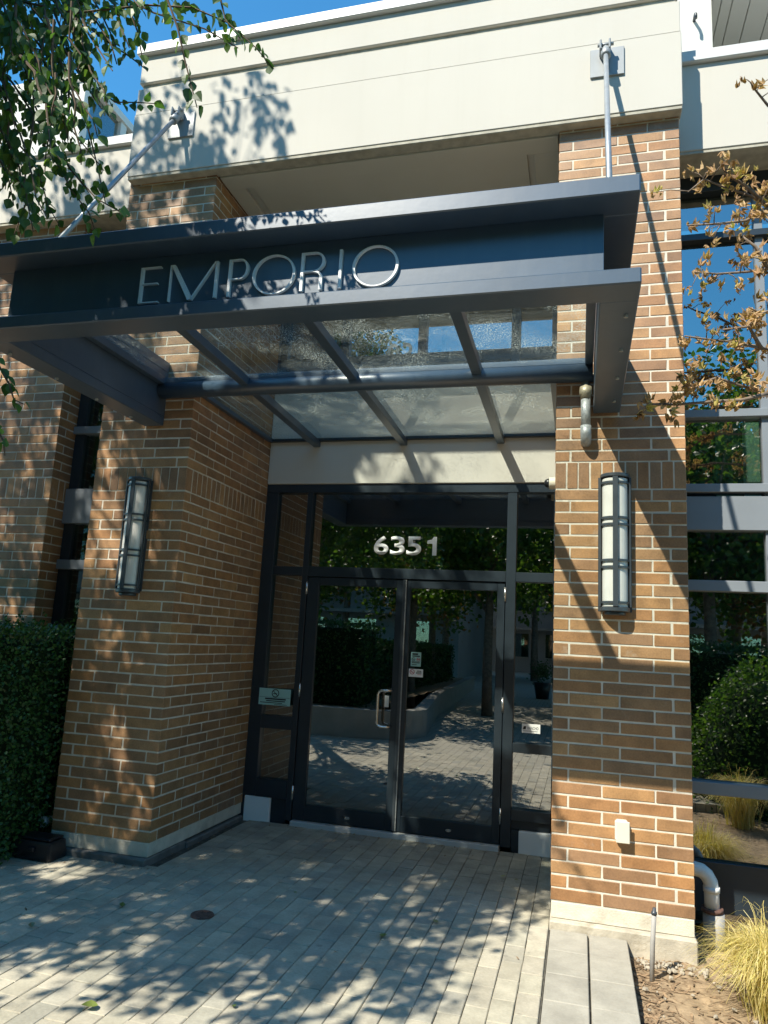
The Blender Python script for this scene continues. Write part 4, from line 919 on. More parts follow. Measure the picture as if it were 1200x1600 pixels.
# hanging sprays that reach over the canopy (x, y, z of each twig joint)
SPRAYS = [([(-2.665, -2.45, 4.567),(-2.373, -2.421, 4.395),(-2.035, -2.393, 4.287),(-1.695, -2.364, 4.286),(-1.488, -2.336, 4.259),(-1.326, -2.307, 4.18),(-1.193, -2.279, 4.055),(-1.115, -2.25, 3.963)], 0.021, 0.0522),([(-1.965, -2.4, 4.533),(-1.882, -2.35, 4.398),(-1.706, -2.3, 4.311),(-1.47, -2.25, 4.229),(-1.324, -2.2, 4.149)], 0.0225, 0.0495),([(-2.662, -2.4, 4.689),(-2.358, -2.367, 4.446),(-2.177, -2.333, 4.236),(-2.036, -2.3, 4.04),(-1.875, -2.267, 3.91),(-1.783, -2.233, 3.922),(-1.707, -2.2, 3.93)], 0.0225, 0.0495),([(-1.624, -2.5, 4.288),(-1.509, -2.48, 4.16),(-1.458, -2.46, 4.031),(-1.427, -2.44, 3.907),(-1.397, -2.42, 3.799),(-1.368, -2.4, 3.698)], 0.0315, 0.0558),([(-2.466, -2.5, 4.138),(-2.236, -2.48, 3.889),(-2.049, -2.46, 3.643),(-1.909, -2.44, 3.458),(-1.781, -2.42, 3.324),(-1.633, -2.4, 3.239)], 0.0255, 0.0558),([(-2.5, -2.5, 3.949),(-2.258, -2.488, 3.669),(-2.139, -2.475, 3.479),(-2.088, -2.463, 3.303),(-2.14, -2.45, 3.164)], 0.0225, 0.0558),([(-2.352, -2.35, 4.323),(-2.136, -2.325, 4.036),(-1.986, -2.3, 3.804),(-1.929, -2.275, 3.623),(-1.87, -2.25, 3.42)], 0.0255, 0.0504),([(-2.315, -2.45, 2.867),(-2.151, -2.438, 2.638),(-2.074, -2.425, 2.53),(-2.05, -2.412, 2.466),(-2.009, -2.4, 2.45)], 0.0225, 0.0504),([(-2.252, -2.45, 2.528),(-2.113, -2.433, 2.367),(-2.066, -2.417, 2.291),(-2.066, -2.4, 2.238)], 0.027, 0.0495),([(-1.435, -2.3, 4.453),(-1.384, -2.283, 4.327),(-1.362, -2.267, 4.241),(-1.29, -2.25, 4.146)], 0.0225, 0.0468),([(-1.857, -2.4, 4.476),(-1.791, -2.367, 4.296),(-1.751, -2.333, 4.189),(-1.737, -2.3, 4.086)], 0.03, 0.0495),([(-2.382, -2.3, 4.696),(-2.182, -2.275, 4.43),(-2.004, -2.25, 4.28),(-1.854, -2.225, 4.173),(-1.779, -2.2, 4.115)], 0.0263, 0.0495),([(-2.347, -2.593, 4.504),(-2.358, -2.575, 4.458),(-2.32, -2.558, 4.382),(-2.242, -2.54, 4.313),(-2.207, -2.522, 4.233),(-2.141, -2.504, 4.114)], 0.0198, 0.0524),([(-2.245, -2.643, 4.254),(-2.186, -2.645, 4.128),(-2.105, -2.646, 3.99),(-2.099, -2.647, 3.887),(-2.042, -2.649, 3.783)], 0.0206, 0.0567),([(-2.203, -2.272, 4.584),(-2.182, -2.288, 4.437),(-2.158, -2.305, 4.29),(-2.149, -2.322, 4.173),(-2.131, -2.339, 4.056),(-2.121, -2.355, 3.955)], 0.0251, 0.0576),([(-1.974, -2.713, 3.772),(-1.885, -2.722, 3.679),(-1.848, -2.731, 3.597),(-1.792, -2.74, 3.509),(-1.756, -2.749, 3.398),(-1.725, -2.758, 3.302),(-1.653, -2.767, 3.228)], 0.0287, 0.0521),([(-2.344, -2.557, 4.302),(-2.329, -2.574, 4.191),(-2.3, -2.592, 4.039),(-2.256, -2.609, 3.907),(-2.214, -2.626, 3.802)], 0.0273, 0.0556),([(-1.828, -2.648, 4.053),(-1.833, -2.634, 3.979),(-1.842, -2.62, 3.909),(-1.781, -2.606, 3.83),(-1.804, -2.592, 3.785)], 0.0239, 0.0474),([(-2.655, -2.249, 3.929),(-2.603, -2.257, 3.842),(-2.48, -2.266, 3.708),(-2.337, -2.274, 3.574),(-2.241, -2.282, 3.452),(-2.175, -2.291, 3.374)], 0.0315, 0.0526),([(-2.326, -2.611, 4.377),(-2.338, -2.596, 4.3),(-2.323, -2.582, 4.184),(-2.258, -2.567, 4.087),(-2.272, -2.552, 4.023),(-2.267, -2.537, 3.958)], 0.0212, 0.0439),([(-2.115, -2.27, 4.555),(-2.032, -2.261, 4.427),(-1.961, -2.251, 4.297),(-1.927, -2.242, 4.224)], 0.0293, 0.0508),([(-2.37, -2.236, 4.222),(-2.348, -2.221, 4.124),(-2.281, -2.207, 4.034),(-2.239, -2.192, 3.957),(-2.216, -2.177, 3.85),(-2.16, -2.162, 3.766)], 0.0278, 0.0499),([(-2.129, -2.629, 4.112),(-2.141, -2.622, 3.997),(-2.153, -2.615, 3.886),(-2.156, -2.608, 3.779),(-2.098, -2.602, 3.658),(-2.062, -2.595, 3.543)], 0.0235, 0.056),([(-1.846, -2.705, 3.918),(-1.851, -2.69, 3.831),(-1.854, -2.675, 3.752),(-1.842, -2.659, 3.658),(-1.856, -2.644, 3.611),(-1.791, -2.629, 3.5),(-1.781, -2.613, 3.433)], 0.0249, 0.0462),([(-2.105, -2.186, 4.754),(-2.048, -2.176, 4.672),(-1.932, -2.167, 4.521),(-1.871, -2.158, 4.37)], 0.0307, 0.0501),([(-2.486, -2.458, 4.185),(-2.449, -2.449, 4.108),(-2.379, -2.441, 4.013),(-2.299, -2.432, 3.878),(-2.215, -2.424, 3.807),(-2.164, -2.415, 3.706)], 0.0253, 0.0443),([(-2.367, -2.446, 3.872),(-2.352, -2.448, 3.743),(-2.365, -2.451, 3.677),(-2.284, -2.453, 3.564),(-2.202, -2.455, 3.438),(-2.152, -2.458, 3.31)], 0.0269, 0.0488),([(-2.678, -2.207, 4.405),(-2.625, -2.213, 4.27),(-2.547, -2.219, 4.132),(-2.508, -2.224, 3.979),(-2.481, -2.23, 3.843),(-2.404, -2.236, 3.695),(-2.392, -2.241, 3.577)], 0.024, 0.0457),([(-2.093, -2.359, 4.437),(-1.986, -2.347, 4.3),(-1.882, -2.336, 4.155),(-1.845, -2.324, 4.051)], 0.0284, 0.0521),([(-1.944, -2.58, 4.223),(-1.884, -2.583, 4.085),(-1.821, -2.586, 3.988),(-1.801, -2.589, 3.9),(-1.741, -2.592, 3.764),(-1.665, -2.594, 3.665),(-1.628, -2.597, 3.549)], 0.0197, 0.0458),([(-2.316, -2.366, 4.092),(-2.249, -2.367, 3.985),(-2.218, -2.368, 3.878),(-2.141, -2.368, 3.733),(-2.057, -2.369, 3.634),(-1.954, -2.37, 3.496),(-1.862, -2.371, 3.392)], 0.0267, 0.0442),([(-1.773, -2.692, 4.326),(-1.705, -2.715, 4.173),(-1.599, -2.739, 4.032),(-1.479, -2.762, 3.91),(-1.397, -2.786, 3.806)], 0.0233, 0.045),([(-2.223, -2.657, 3.541),(-2.153, -2.66, 3.46),(-2.124, -2.664, 3.371),(-2.094, -2.667, 3.266),(-2.072, -2.671, 3.184),(-2.052, -2.674, 3.073)], 0.0221, 0.0475),([(-2.549, -2.224, 4.624),(-2.463, -2.248, 4.479),(-2.329, -2.272, 4.294),(-2.242, -2.296, 4.158),(-2.152, -2.32, 4.052)], 0.031, 0.0454),([(-2.706, -2.188, 4.136),(-2.649, -2.194, 4.014),(-2.58, -2.2, 3.914),(-2.49, -2.206, 3.754),(-2.416, -2.212, 3.605)], 0.0297, 0.0552),([(-2.519, -2.25, 4.912),(-2.451, -2.237, 4.758),(-2.34, -2.225, 4.64),(-2.236, -2.213, 4.493),(-2.192, -2.201, 4.38),(-2.088, -2.188, 4.256)], 0.0205, 0.0466),([(-2.54, -2.389, 4.77),(-2.515, -2.401, 4.643),(-2.419, -2.413, 4.468),(-2.416, -2.425, 4.383),(-2.368, -2.437, 4.233),(-2.312, -2.449, 4.142),(-2.257, -2.461, 4.032)], 0.0232, 0.0505),([(-1.841, -2.6, 4.023),(-1.854, -2.589, 3.958),(-1.797, -2.577, 3.841),(-1.748, -2.565, 3.783),(-1.721, -2.553, 3.716)], 0.0236, 0.0573),([(-1.719, -2.739, 3.717),(-1.716, -2.724, 3.615),(-1.686, -2.708, 3.516),(-1.694, -2.693, 3.434),(-1.663, -2.677, 3.346),(-1.665, -2.662, 3.293)], 0.0307, 0.0472),([(-2.291, -2.281, 4.48),(-2.216, -2.276, 4.342),(-2.168, -2.271, 4.247),(-2.132, -2.266, 4.147),(-2.042, -2.261, 4.018),(-1.952, -2.257, 3.897)], 0.0279, 0.0567),([(-2.762, -2.206, 4.881),(-2.726, -2.22, 4.754),(-2.642, -2.234, 4.567),(-2.604, -2.248, 4.453),(-2.494, -2.262, 4.339),(-2.372, -2.277, 4.211),(-2.291, -2.291, 4.066)], 0.0297, 0.0458),([(-2.379, -2.297, 4.923),(-2.308, -2.319, 4.761),(-2.199, -2.342, 4.584),(-2.079, -2.364, 4.403),(-1.951, -2.387, 4.276)], 0.0201, 0.0455),([(-2.016, -2.615, 4.47),(-2.017, -2.59, 4.408),(-1.96, -2.566, 4.292),(-1.926, -2.541, 4.22),(-1.907, -2.516, 4.169)], 0.0217, 0.0509),([(-2.586, -2.536, 4.605),(-2.47, -2.539, 4.439),(-2.394, -2.541, 4.35),(-2.33, -2.543, 4.218),(-2.266, -2.545, 4.129),(-2.201, -2.547, 4.019)], 0.0211, 0.0436),([(-1.769, -2.738, 3.638),(-1.758, -2.732, 3.55),(-1.774, -2.725, 3.499),(-1.776, -2.719, 3.41),(-1.785, -2.712, 3.313),(-1.783, -2.706, 3.245)], 0.0241, 0.0465),([(-2.497, -2.175, 4.373),(-2.504, -2.153, 4.286),(-2.505, -2.131, 4.182),(-2.526, -2.109, 4.104),(-2.489, -2.088, 4.001)], 0.0226, 0.048),([(-2.281, -2.427, 4.19),(-2.18, -2.433, 4.064),(-2.089, -2.439, 3.973),(-2.018, -2.445, 3.879),(-1.987, -2.451, 3.769),(-1.956, -2.458, 3.642)], 0.0308, 0.0534),([(-2.824, -2.174, 4.18),(-2.811, -2.155, 4.116),(-2.762, -2.135, 3.983),(-2.749, -2.116, 3.887),(-2.725, -2.097, 3.772)], 0.023, 0.0492),([(-2.964, -2.196, 4.55),(-2.966, -2.176, 4.486),(-2.956, -2.156, 4.351),(-2.963, -2.136, 4.225),(-2.893, -2.117, 4.09),(-2.909, -2.097, 3.96)], 0.0196, 0.0433),([(-2.713, -2.171, 4.539),(-2.68, -2.17, 4.432),(-2.689, -2.17, 4.344),(-2.642, -2.169, 4.259),(-2.664, -2.168, 4.179),(-2.576, -2.168, 4.025)], 0.0257, 0.0528),([(-2.565, -2.375, 4.246),(-2.521, -2.386, 4.089),(-2.471, -2.397, 3.948),(-2.388, -2.408, 3.83),(-2.332, -2.419, 3.724),(-2.231, -2.43, 3.603),(-2.158, -2.441, 3.507)], 0.0253, 0.0526),([(-2.32, -2.38, 4.201),(-2.248, -2.387, 4.072),(-2.147, -2.395, 3.94),(-2.035, -2.403, 3.786),(-1.983, -2.41, 3.699),(-1.854, -2.418, 3.557),(-1.755, -2.426, 3.443)], 0.0298, 0.0456),([(-2.877, -2.2, 4.892),(-2.829, -2.205, 4.762),(-2.695, -2.21, 4.628),(-2.619, -2.215, 4.53),(-2.488, -2.22, 4.358),(-2.397, -2.225, 4.252)], 0.0272, 0.0488),([(-2.032, -2.544, 3.641),(-2.022, -2.55, 3.524),(-2.019, -2.556, 3.458),(-2.013, -2.562, 3.333),(-1.974, -2.568, 3.222),(-1.922, -2.574, 3.097)], 0.0277, 0.0432),([(-2.221, -2.54, 3.858),(-2.212, -2.527, 3.767),(-2.19, -2.514, 3.707),(-2.2, -2.5, 3.628),(-2.173, -2.487, 3.523),(-2.194, -2.473, 3.468),(-2.208, -2.46, 3.39)], 0.0244, 0.049),([(-2.235, -2.549, 3.828),(-2.145, -2.564, 3.681),(-2.053, -2.58, 3.542),(-1.992, -2.595, 3.437),(-1.928, -2.611, 3.307),(-1.88, -2.626, 3.198),(-1.807, -2.642, 3.109)], 0.03, 0.0523),([(-2.429, -2.246, 4.739),(-2.375, -2.25, 4.609),(-2.25, -2.253, 4.474),(-2.166, -2.257, 4.333),(-2.085, -2.26, 4.175)], 0.0238, 0.0559),([(-2.072, -2.541, 4.398),(-2.047, -2.541, 4.278),(-1.996, -2.541, 4.158),(-1.908, -2.54, 4.026),(-1.836, -2.54, 3.887),(-1.756, -2.54, 3.765)], 0.0286, 0.0545),([(-1.871, -2.561, 4.113),(-1.805, -2.572, 3.981),(-1.718, -2.584, 3.86),(-1.637, -2.595, 3.748)], 0.0249, 0.0465),([(-1.87, -2.634, 3.804),(-1.819, -2.619, 3.709),(-1.809, -2.604, 3.612),(-1.815, -2.589, 3.529),(-1.818, -2.575, 3.483)], 0.0221, 0.0434),([(-2.046, -2.709, 4.07),(-2.038, -2.702, 3.967),(-1.962, -2.695, 3.857),(-1.907, -2.687, 3.756),(-1.896, -2.68, 3.7),(-1.816, -2.673, 3.58),(-1.816, -2.666, 3.482)], 0.0201, 0.0538),([(-2.556, -2.195, 4.001),(-2.528, -2.196, 3.915),(-2.41, -2.197, 3.796),(-2.313, -2.197, 3.677),(-2.252, -2.198, 3.552),(-2.22, -2.199, 3.48),(-2.138, -2.2, 3.368)], 0.0248, 0.0568),([(-2.556, -2.173, 4.116),(-2.573, -2.165, 4.023),(-2.524, -2.157, 3.883),(-2.505, -2.15, 3.747),(-2.44, -2.142, 3.663),(-2.37, -2.134, 3.523)], 0.0242, 0.051),([(-2.026, -2.591, 3.923),(-1.992, -2.606, 3.794),(-1.902, -2.622, 3.705),(-1.834, -2.637, 3.582),(-1.762, -2.652, 3.503)], 0.0286, 0.0449),([(-2.623, -2.291, 4.547),(-2.581, -2.297, 4.429),(-2.479, -2.302, 4.321),(-2.381, -2.308, 4.162),(-2.304, -2.313, 4.024),(-2.241, -2.319, 3.871),(-2.113, -2.324, 3.771)], 0.0199, 0.0462),([(-1.928, -2.658, 3.985),(-1.883, -2.651, 3.87),(-1.845, -2.644, 3.784),(-1.795, -2.637, 3.701),(-1.719, -2.63, 3.575),(-1.672, -2.623, 3.513),(-1.648, -2.616, 3.443)], 0.0226, 0.0495),([(-1.941, -2.374, 4.397),(-1.844, -2.381, 4.297),(-1.8, -2.387, 4.178),(-1.735, -2.394, 4.052)], 0.0215, 0.05),([(-2.37, -2.294, 4.604),(-2.371, -2.275, 4.501),(-2.317, -2.255, 4.393),(-2.259, -2.236, 4.287),(-2.202, -2.216, 4.161),(-2.174, -2.197, 4.078)], 0.0202, 0.0486),([(-2.183, -2.432, 4.317),(-2.146, -2.438, 4.209),(-2.145, -2.443, 4.086),(-2.137, -2.448, 3.987),(-2.121, -2.453, 3.904),(-2.051, -2.459, 3.761)], 0.0263, 0.0546),([(-2.735, -2.251, 4.721),(-2.714, -2.236, 4.616),(-2.63, -2.222, 4.494),(-2.524, -2.207, 4.358),(-2.457, -2.192, 4.272),(-2.373, -2.177, 4.165),(-2.346, -2.163, 4.09)], 0.0208, 0.0565),([(-2.745, -2.167, 4.869),(-2.684, -2.169, 4.761),(-2.587, -2.172, 4.617),(-2.567, -2.174, 4.528),(-2.512, -2.177, 4.393),(-2.466, -2.179, 4.253)], 0.0251, 0.0523),([(-2.28, -2.335, 3.851),(-2.217, -2.321, 3.766),(-2.171, -2.307, 3.685),(-2.096, -2.294, 3.59),(-2.031, -2.28, 3.483),(-1.935, -2.267, 3.371),(-1.892, -2.253, 3.268)], 0.0241, 0.0509)]
lmesh = []
for k in range(6):
    W_ = random.uniform(0.72, 0.9); vv, ff = leaf_verts(1.0, W_, random.uniform(0.05, 0.35), random.uniform(-0.1, 0.3))
    me = bpy.data.meshes.new('leaf'); me.from_pydata([tuple(a) for a in vv], [], ff); me.materials.append(M_leaf); me.shade_smooth(); lmesh.append(me)
rs2 = random.Random(5); cand = []
tw = bmesh.new()
for sp, gap, ln0 in SPRAYS:
    pts = [Vector(p) for p in sp]; tube_bm(tw, pts, [0.006 * (1 - 0.75 * i / len(pts)) for i in range(len(pts))], 5)
    acc = 0.0; side = 1
    for a, b in zip(pts, pts[1:]):
        L_seg = (b - a).length; s = gap - acc
        while s < L_seg:
            p = a.lerp(b, s / L_seg); side = -side
            dr_ = (b - a).normalized(); lat = dr_.cross(Vector((0.2, -1, 0.1))).normalized() * side
            ld = (dr_ * 0.5 + lat * rs2.uniform(0.2, 0.9) + Vector((rs2.gauss(0, 0.3), rs2.gauss(0, 0.3), -0.75))).normalized()
            cand.append((p + lat * 0.008, ld, rs2.uniform(-1.3, 1.3), ln0 * rs2.uniform(0.7, 1.15))); s += gap * rs2.uniform(0.7, 1.3)
        acc = L_seg - (s - gap)
fin(tw, 'hanging_twigs', M_twig, tr)
cand.sort(key=lambda c_: (c_[0] - CAM).length)
inv = [c_ for c_ in cand if (lambda q: q and -20 < q[0] < 1220 and -20 < q[1] < 1620)(px_of(c_[0]))]
rs2.shuffle(inv); ind = inv[:300]; ids = set(id(c_) for c_ in ind)
for p, ld, ro, L in ind:
    o = link('leaf', rs2.choice(lmesh), None, tr, p)
    o.rotation_mode = 'QUATERNION'; o.rotation_quaternion = orient(ld, ro).to_quaternion(); o.scale = (L, L, L)
for c_ in cand:
    if id(c_) not in ids: crown.leaf(c_[0], orient(c_[1], c_[2]), c_[3], True)
fin(trunk, 'trunk', M_bark, tr, 0, True); fin(limbs, 'limbs', M_bark, tr, 0, True)
o = crown.build('crown', M_leaf_s, tr); o['kind'] = 'stuff'

# dry small tree reaching in at the right
dt = thing('dry_maple', 'small maple with withered brown curled leaves before the tall window', 'tree', (1.95, -0.55, -0.08))
bmx = bmesh.new(); tube_bm(bmx, [(1.95, -0.55, -0.1), (1.93, -0.56, 0.8), (1.88, -0.58, 1.7), (1.80, -0.62, 2.5), (1.74, -0.62, 3.3), (1.70, -0.64, 4.1), (1.6, -0.65, 4.7)], [0.055, 0.05, 0.045, 0.038, 0.03, 0.02, 0.01], 10)
fin(bmx, 'trunk', M_bark, dt, 0, True)
BR = [[(1.573, -0.62, 4.021), (1.278, -0.675, 4.038), (1.123, -0.73, 4.048), (1.033, -0.785, 4.073), (0.896, -0.84, 4.103), (0.792, -0.895, 4.125), (0.703, -0.95, 4.023)], [(1.106, -0.8, 4.005), (1.008, -0.833, 4.101), (0.924, -0.867, 4.146), (0.882, -0.9, 4.178)], [(1.331, -0.7, 3.96), (1.13, -0.763, 4.0), (1.004, -0.825, 3.899), (0.85, -0.888, 3.859), (0.699, -0.95, 3.83)], [(1.556, -0.62, 3.683), (1.293, -0.686, 3.708), (1.12, -0.752, 3.651), (0.996, -0.818, 3.608), (0.844, -0.884, 3.575), (0.725, -0.95, 3.561)], [(1.108, -0.8, 3.626), (1.046, -0.825, 3.746), (0.98, -0.85, 3.794)], [(1.53, -0.62, 3.177), (1.272, -0.686, 3.217), (1.073, -0.752, 3.201), (0.938, -0.818, 3.216), (0.789, -0.884, 3.214), (0.672, -0.95, 3.21)], [(1.062, -0.8, 3.181), (0.995, -0.85, 3.287), (0.864, -0.9, 3.255)], [(1.513, -0.62, 2.862), (1.296, -0.667, 2.94), (1.104, -0.713, 2.966), (0.943, -0.76, 3.009), (0.843, -0.807, 3.031), (0.742, -0.853, 2.984), (0.658, -0.9, 2.953)], [(1.084, -0.8, 2.937), (0.959, -0.82, 2.9), (0.803, -0.84, 2.889), (0.646, -0.86, 2.874), (0.519, -0.88, 2.871), (0.455, -0.9, 2.884)], [(1.49, -0.65, 4.399), (1.293, -0.7, 4.549), (1.155, -0.75, 4.631), (1.082, -0.8, 4.702), (1.047, -0.85, 4.715)], [(1.534, -0.65, 3.45), (1.31, -0.7, 3.479), (1.159, -0.75, 3.429), (1.069, -0.8, 3.376), (0.998, -0.85, 3.393)]]
tw = bmesh.new(); dl_ = []; rs3 = random.Random(3)
for br_ in BR:
    pts = [Vector(p) for p in br_]; n = len(pts)
    tube_bm(tw, pts, [0.011 * (1 - 0.8 * i / n) for i in range(n)], 6)
    tot = 0
    for a, b in zip(pts[0:], pts[1:]):
        for k in range(max(2, int((b - a).length / 0.040))):
            p = a.lerp(b, rs3.random()); e = p + Vector((rs3.gauss(0, 0.05), rs3.gauss(0, 0.05), rs3.gauss(0.012, 0.05)))
            m_ = (p + e) / 2 + Vector((0, 0, 0.012)); tube_bm(tw, [p, m_, e], [0.0035, 0.0025, 0.0015], 4)
            for q in range(rs3.choice([3, 4, 5, 6])):
                dl_.append((e + Vector((rs3.gauss(0, 0.020), rs3.gauss(0, 0.020), rs3.gauss(-0.005, 0.020))), Vector((rs3.gauss(0, 0.7), rs3.gauss(0, 0.7), -0.7 + rs3.gauss(0, 0.4))), rs3.uniform(-2, 2), rs3.uniform(0.028, 0.052)))
fin(tw, 'branches', M_twigd, dt, 0, True)
cm = []
for k in range(6):
    vv, ff = [], []
    # shrivelled lobed leaf: folded strips curling on themselves
    for lobe in range(3):
        ang = (lobe - 1) * 0.7; n0 = len(vv); cr = random.uniform(0.6, 1.6); tw_ = random.uniform(-1, 1)
        for i in range(4):
            s = i / 3; w_ = (0.10, 0.24, 0.17, 0.02)[i]; r_ = s * (1 if lobe == 1 else 0.75)
            c0 = Vector((math.cos(ang) * r_, math.sin(ang) * r_, -cr * 0.35 * s * s)); lat = Vector((-math.sin(ang), math.cos(ang), tw_ * s)).normalized()
            vv += [c0 + lat * w_ + Vector((0, 0, w_ * 0.9)), c0, c0 - lat * w_ + Vector((0, 0, w_ * 0.9))]
        for i in range(3):
            a = n0 + i * 3; ff += [(a, a + 1, a + 4, a + 3), (a + 1, a + 2, a + 5, a + 4)]
    me = bpy.data.meshes.new('leaf'); me.from_pydata([tuple(a) for a in vv], [], ff); me.materials.append(M_dry); cm.append((me, vv, ff))
inv = [c_ for c_ in dl_ if (lambda q: q and -10 < q[0] < 1210 and -10 < q[1] < 1610)(px_of(c_[0]))]
rs3.shuffle(inv); ind = inv[:300]; ids = set(id(c_) for c_ in ind); rest = Mass()
for p, d, ro, L in ind:
    o = link('leaf', rs3.choice(cm)[0], None, dt, p); o.rotation_mode = 'QUATERNION'; o.rotation_quaternion = orient(d, ro).to_quaternion(); o.scale = (L, L, L)
for c_ in dl_:
    if id(c_) in ids: continue
    _, vv, ff = rs3.choice(cm); n0 = len(rest.v); mt = orient(c_[1], c_[2]); tn = rs3.random()
    for a in vv: rest.v.append(c_[0] + mt @ (a * c_[3]))
    for f in ff: rest.f.append([i + n0 for i in f]); rest.t.append(tn)
o = rest.build('crown', M_dry_s, dt); o['kind'] = 'stuff'

# straw coloured grass clumps
def grass_clump(c, n, h, spread, seed, label):
    r = random.Random(seed); mm = Mass()
    for i in range(n):
        a = r.uniform(0, 2 * math.pi); rr = abs(r.gauss(0, 0.06)); b = Vector((c[0] + math.cos(a) * rr, c[1] + math.sin(a) * rr, c[2]))
        a2 = a + r.gauss(0, 0.5); out = r.uniform(0.35, 1.0) * spread; hh = h * r.uniform(0.6, 1.1); w_ = r.uniform(0.0014, 0.0042); wig = r.gauss(0, 0.02)
        d = Vector((math.cos(a2), math.sin(a2), 0)); lat = Vector((-d.y, d.x, 0)) * w_; n0 = len(mm.v); tn = r.random(); N_ = 7
        for k in range(N_ + 1):
            s = k / N_; p = b + d * (out * s ** 1.5) + Vector((0, 0, hh * (1.75 * s - 1.15 * s ** 2.6) / 0.95 if s < 1 else hh * 0.62)) + rv(0.004) + Vector((-d.y, d.x, 0)) * wig * math.sin(s * 4)
            if i % 23 == 0: p += Vector((0, 0, 0.16 * s)) - d * out * 0.5 * s
            p.z = max(p.z, c[2] + 0.004); f_ = 1 - 0.85 * s
            mm.v += [p - lat * f_, p + lat * f_]
            if k: q = n0 + 2 * k; mm.f.append([q - 2, q - 1, q + 1, q]); mm.t.append(tn)
    o = mm.build('ornamental_grass', M_grass); tag(o, label, 'grass clump', 'straw grass clumps in the soil bed', 'stuff')
grass_clump((1.09, -0.50, -0.09), 1900, 0.40, 0.37, 1, 'straw yellow ornamental grass clump by the white downpipe')
grass_clump((1.75, -0.25, -0.09), 700, 0.38, 0.36, 2, 'straw yellow ornamental grass clump at the foot of the dry maple')

grass_clump((1.75, -2.7, -0.09), 900, 0.55, 0.45, 3, 'straw yellow ornamental grass clump at the outer end of the soil bed')
# hedges
def hedge(name, label, x0, x1, y0, y1, z0, z1, dens, L, mat=M_hedge, grp=None):
    t = thing(name, label, 'hedge', ((x0 + x1) / 2, (y0 + y1) / 2, z0), grp)
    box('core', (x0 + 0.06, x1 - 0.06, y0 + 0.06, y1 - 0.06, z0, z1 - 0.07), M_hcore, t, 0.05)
    r = random.Random(hash((x0, y0)) % 1000); mm = Mass()
    faces = [('x', x1, y0, y1), ('x', x0, y0, y1), ('y', y0, x0, x1), ('y', y1, x0, x1), ('z', z1, 0, 0)]
    for kind, k, a, b in faces:
        ar = (b - a) * (z1 - z0) if kind != 'z' else (x1 - x0) * (y1 - y0)
        for i in range(int(ar * dens)):
            if kind == 'x': p = Vector((k, r.uniform(a, b), r.uniform(z0, z1)))
            elif kind == 'y': p = Vector((r.uniform(a, b), k, r.uniform(z0, z1)))
            else: p = Vector((r.uniform(x0, x1), r.uniform(y0, y1), k))
            bmp = noise.noise(p * 6) * 0.035
            p += Vector((r.gauss(0, 0.03), r.gauss(0, 0.03), r.gauss(0, 0.025)))
            if kind == 'z': p.z += bmp
            elif kind == 'x': p.x += bmp * (1 if k == x1 else -1)
            else: p.y += bmp * (1 if k == y1 else -1)
            if kind == 'z' and r.random() < 0.18: p.z += abs(r.gauss(0, 0.045))
            elif r.random() < 0.08: p += Vector((r.gauss(0, 0.05), r.gauss(0, 0.05), 0.02))
            d = Vector((r.gauss(0, 0.7), r.gauss(0, 0.7), r.gauss(0.5, 0.6)))
            mm.leaf(p, orient(d, r.uniform(-1.5, 1.5)), L * r.uniform(0.7, 1.2), False, r.random())
    o = mm.build('foliage', mat, t); o['kind'] = 'stuff'
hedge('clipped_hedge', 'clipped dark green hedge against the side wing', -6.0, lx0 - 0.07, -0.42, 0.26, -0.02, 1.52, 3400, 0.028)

# things behind the viewer that the glass mirrors: planter, hedges, trees, far building; some trees added for shade
pt = thing('concrete_planter', 'low cast concrete planter wall with a rounded corner', 'planter', (-5, -6, 0))
bm = bmesh.new(); path = [(-9.5, -4.15)] + [(-3.4, -4.15)] + [(-3.4 + 1.0 * math.sin(a), -5.15 + 1.0 * math.cos(a)) for a in [math.radians(d) for d in range(15, 91, 15)]] + [(-2.9, -9.0), (-3.6, -20)]
for (a, b) in zip(path, path[1:]):
    d = Vector((b[0] - a[0], b[1] - a[1], 0)).normalized(); nrm = Vector((d.y, -d.x, 0)) * 0.22
    A, B = Vector((a[0], a[1], 0)), Vector((b[0], b[1], 0))
    v = [bm.verts.new(p) for p in (A, B, B + nrm, A + nrm)]; w4 = [bm.verts.new(p.co + Vector((0, 0, 0.45))) for p in v]
    bm.faces.new(w4[::-1]); 
    for i in range(4): bm.faces.new((v[i], v[(i + 1) % 4], w4[(i + 1) % 4], w4[i]))
bmesh.ops.recalc_face_normals(bm, faces=bm.faces); fin(bm, 'planter_wall', M_conc, pt)
soil('planter_soil', -9.4, -3.5, -20, -4.4, 0.36, 30, 0.03)
hedge('planter_hedge', 'tall dark hedge growing in the planter', -9.2, -3.7, -6.6, -5.5, 0.36, 1.85, 420, 0.06, M_hedge, 'planter hedges')
hedge('planter_hedge', 'long dark hedge along the promenade side of the planter', -5.4, -4.1, -18, -7.2, 0.36, 1.5, 300, 0.07, M_hedge, 'planter hedges')
hedge('garden_hedge', 'bright green hedge across the path from the tall window', 1.35, 4.8, -6.3, -5.3, 0.0, 1.72, 900, 0.045)
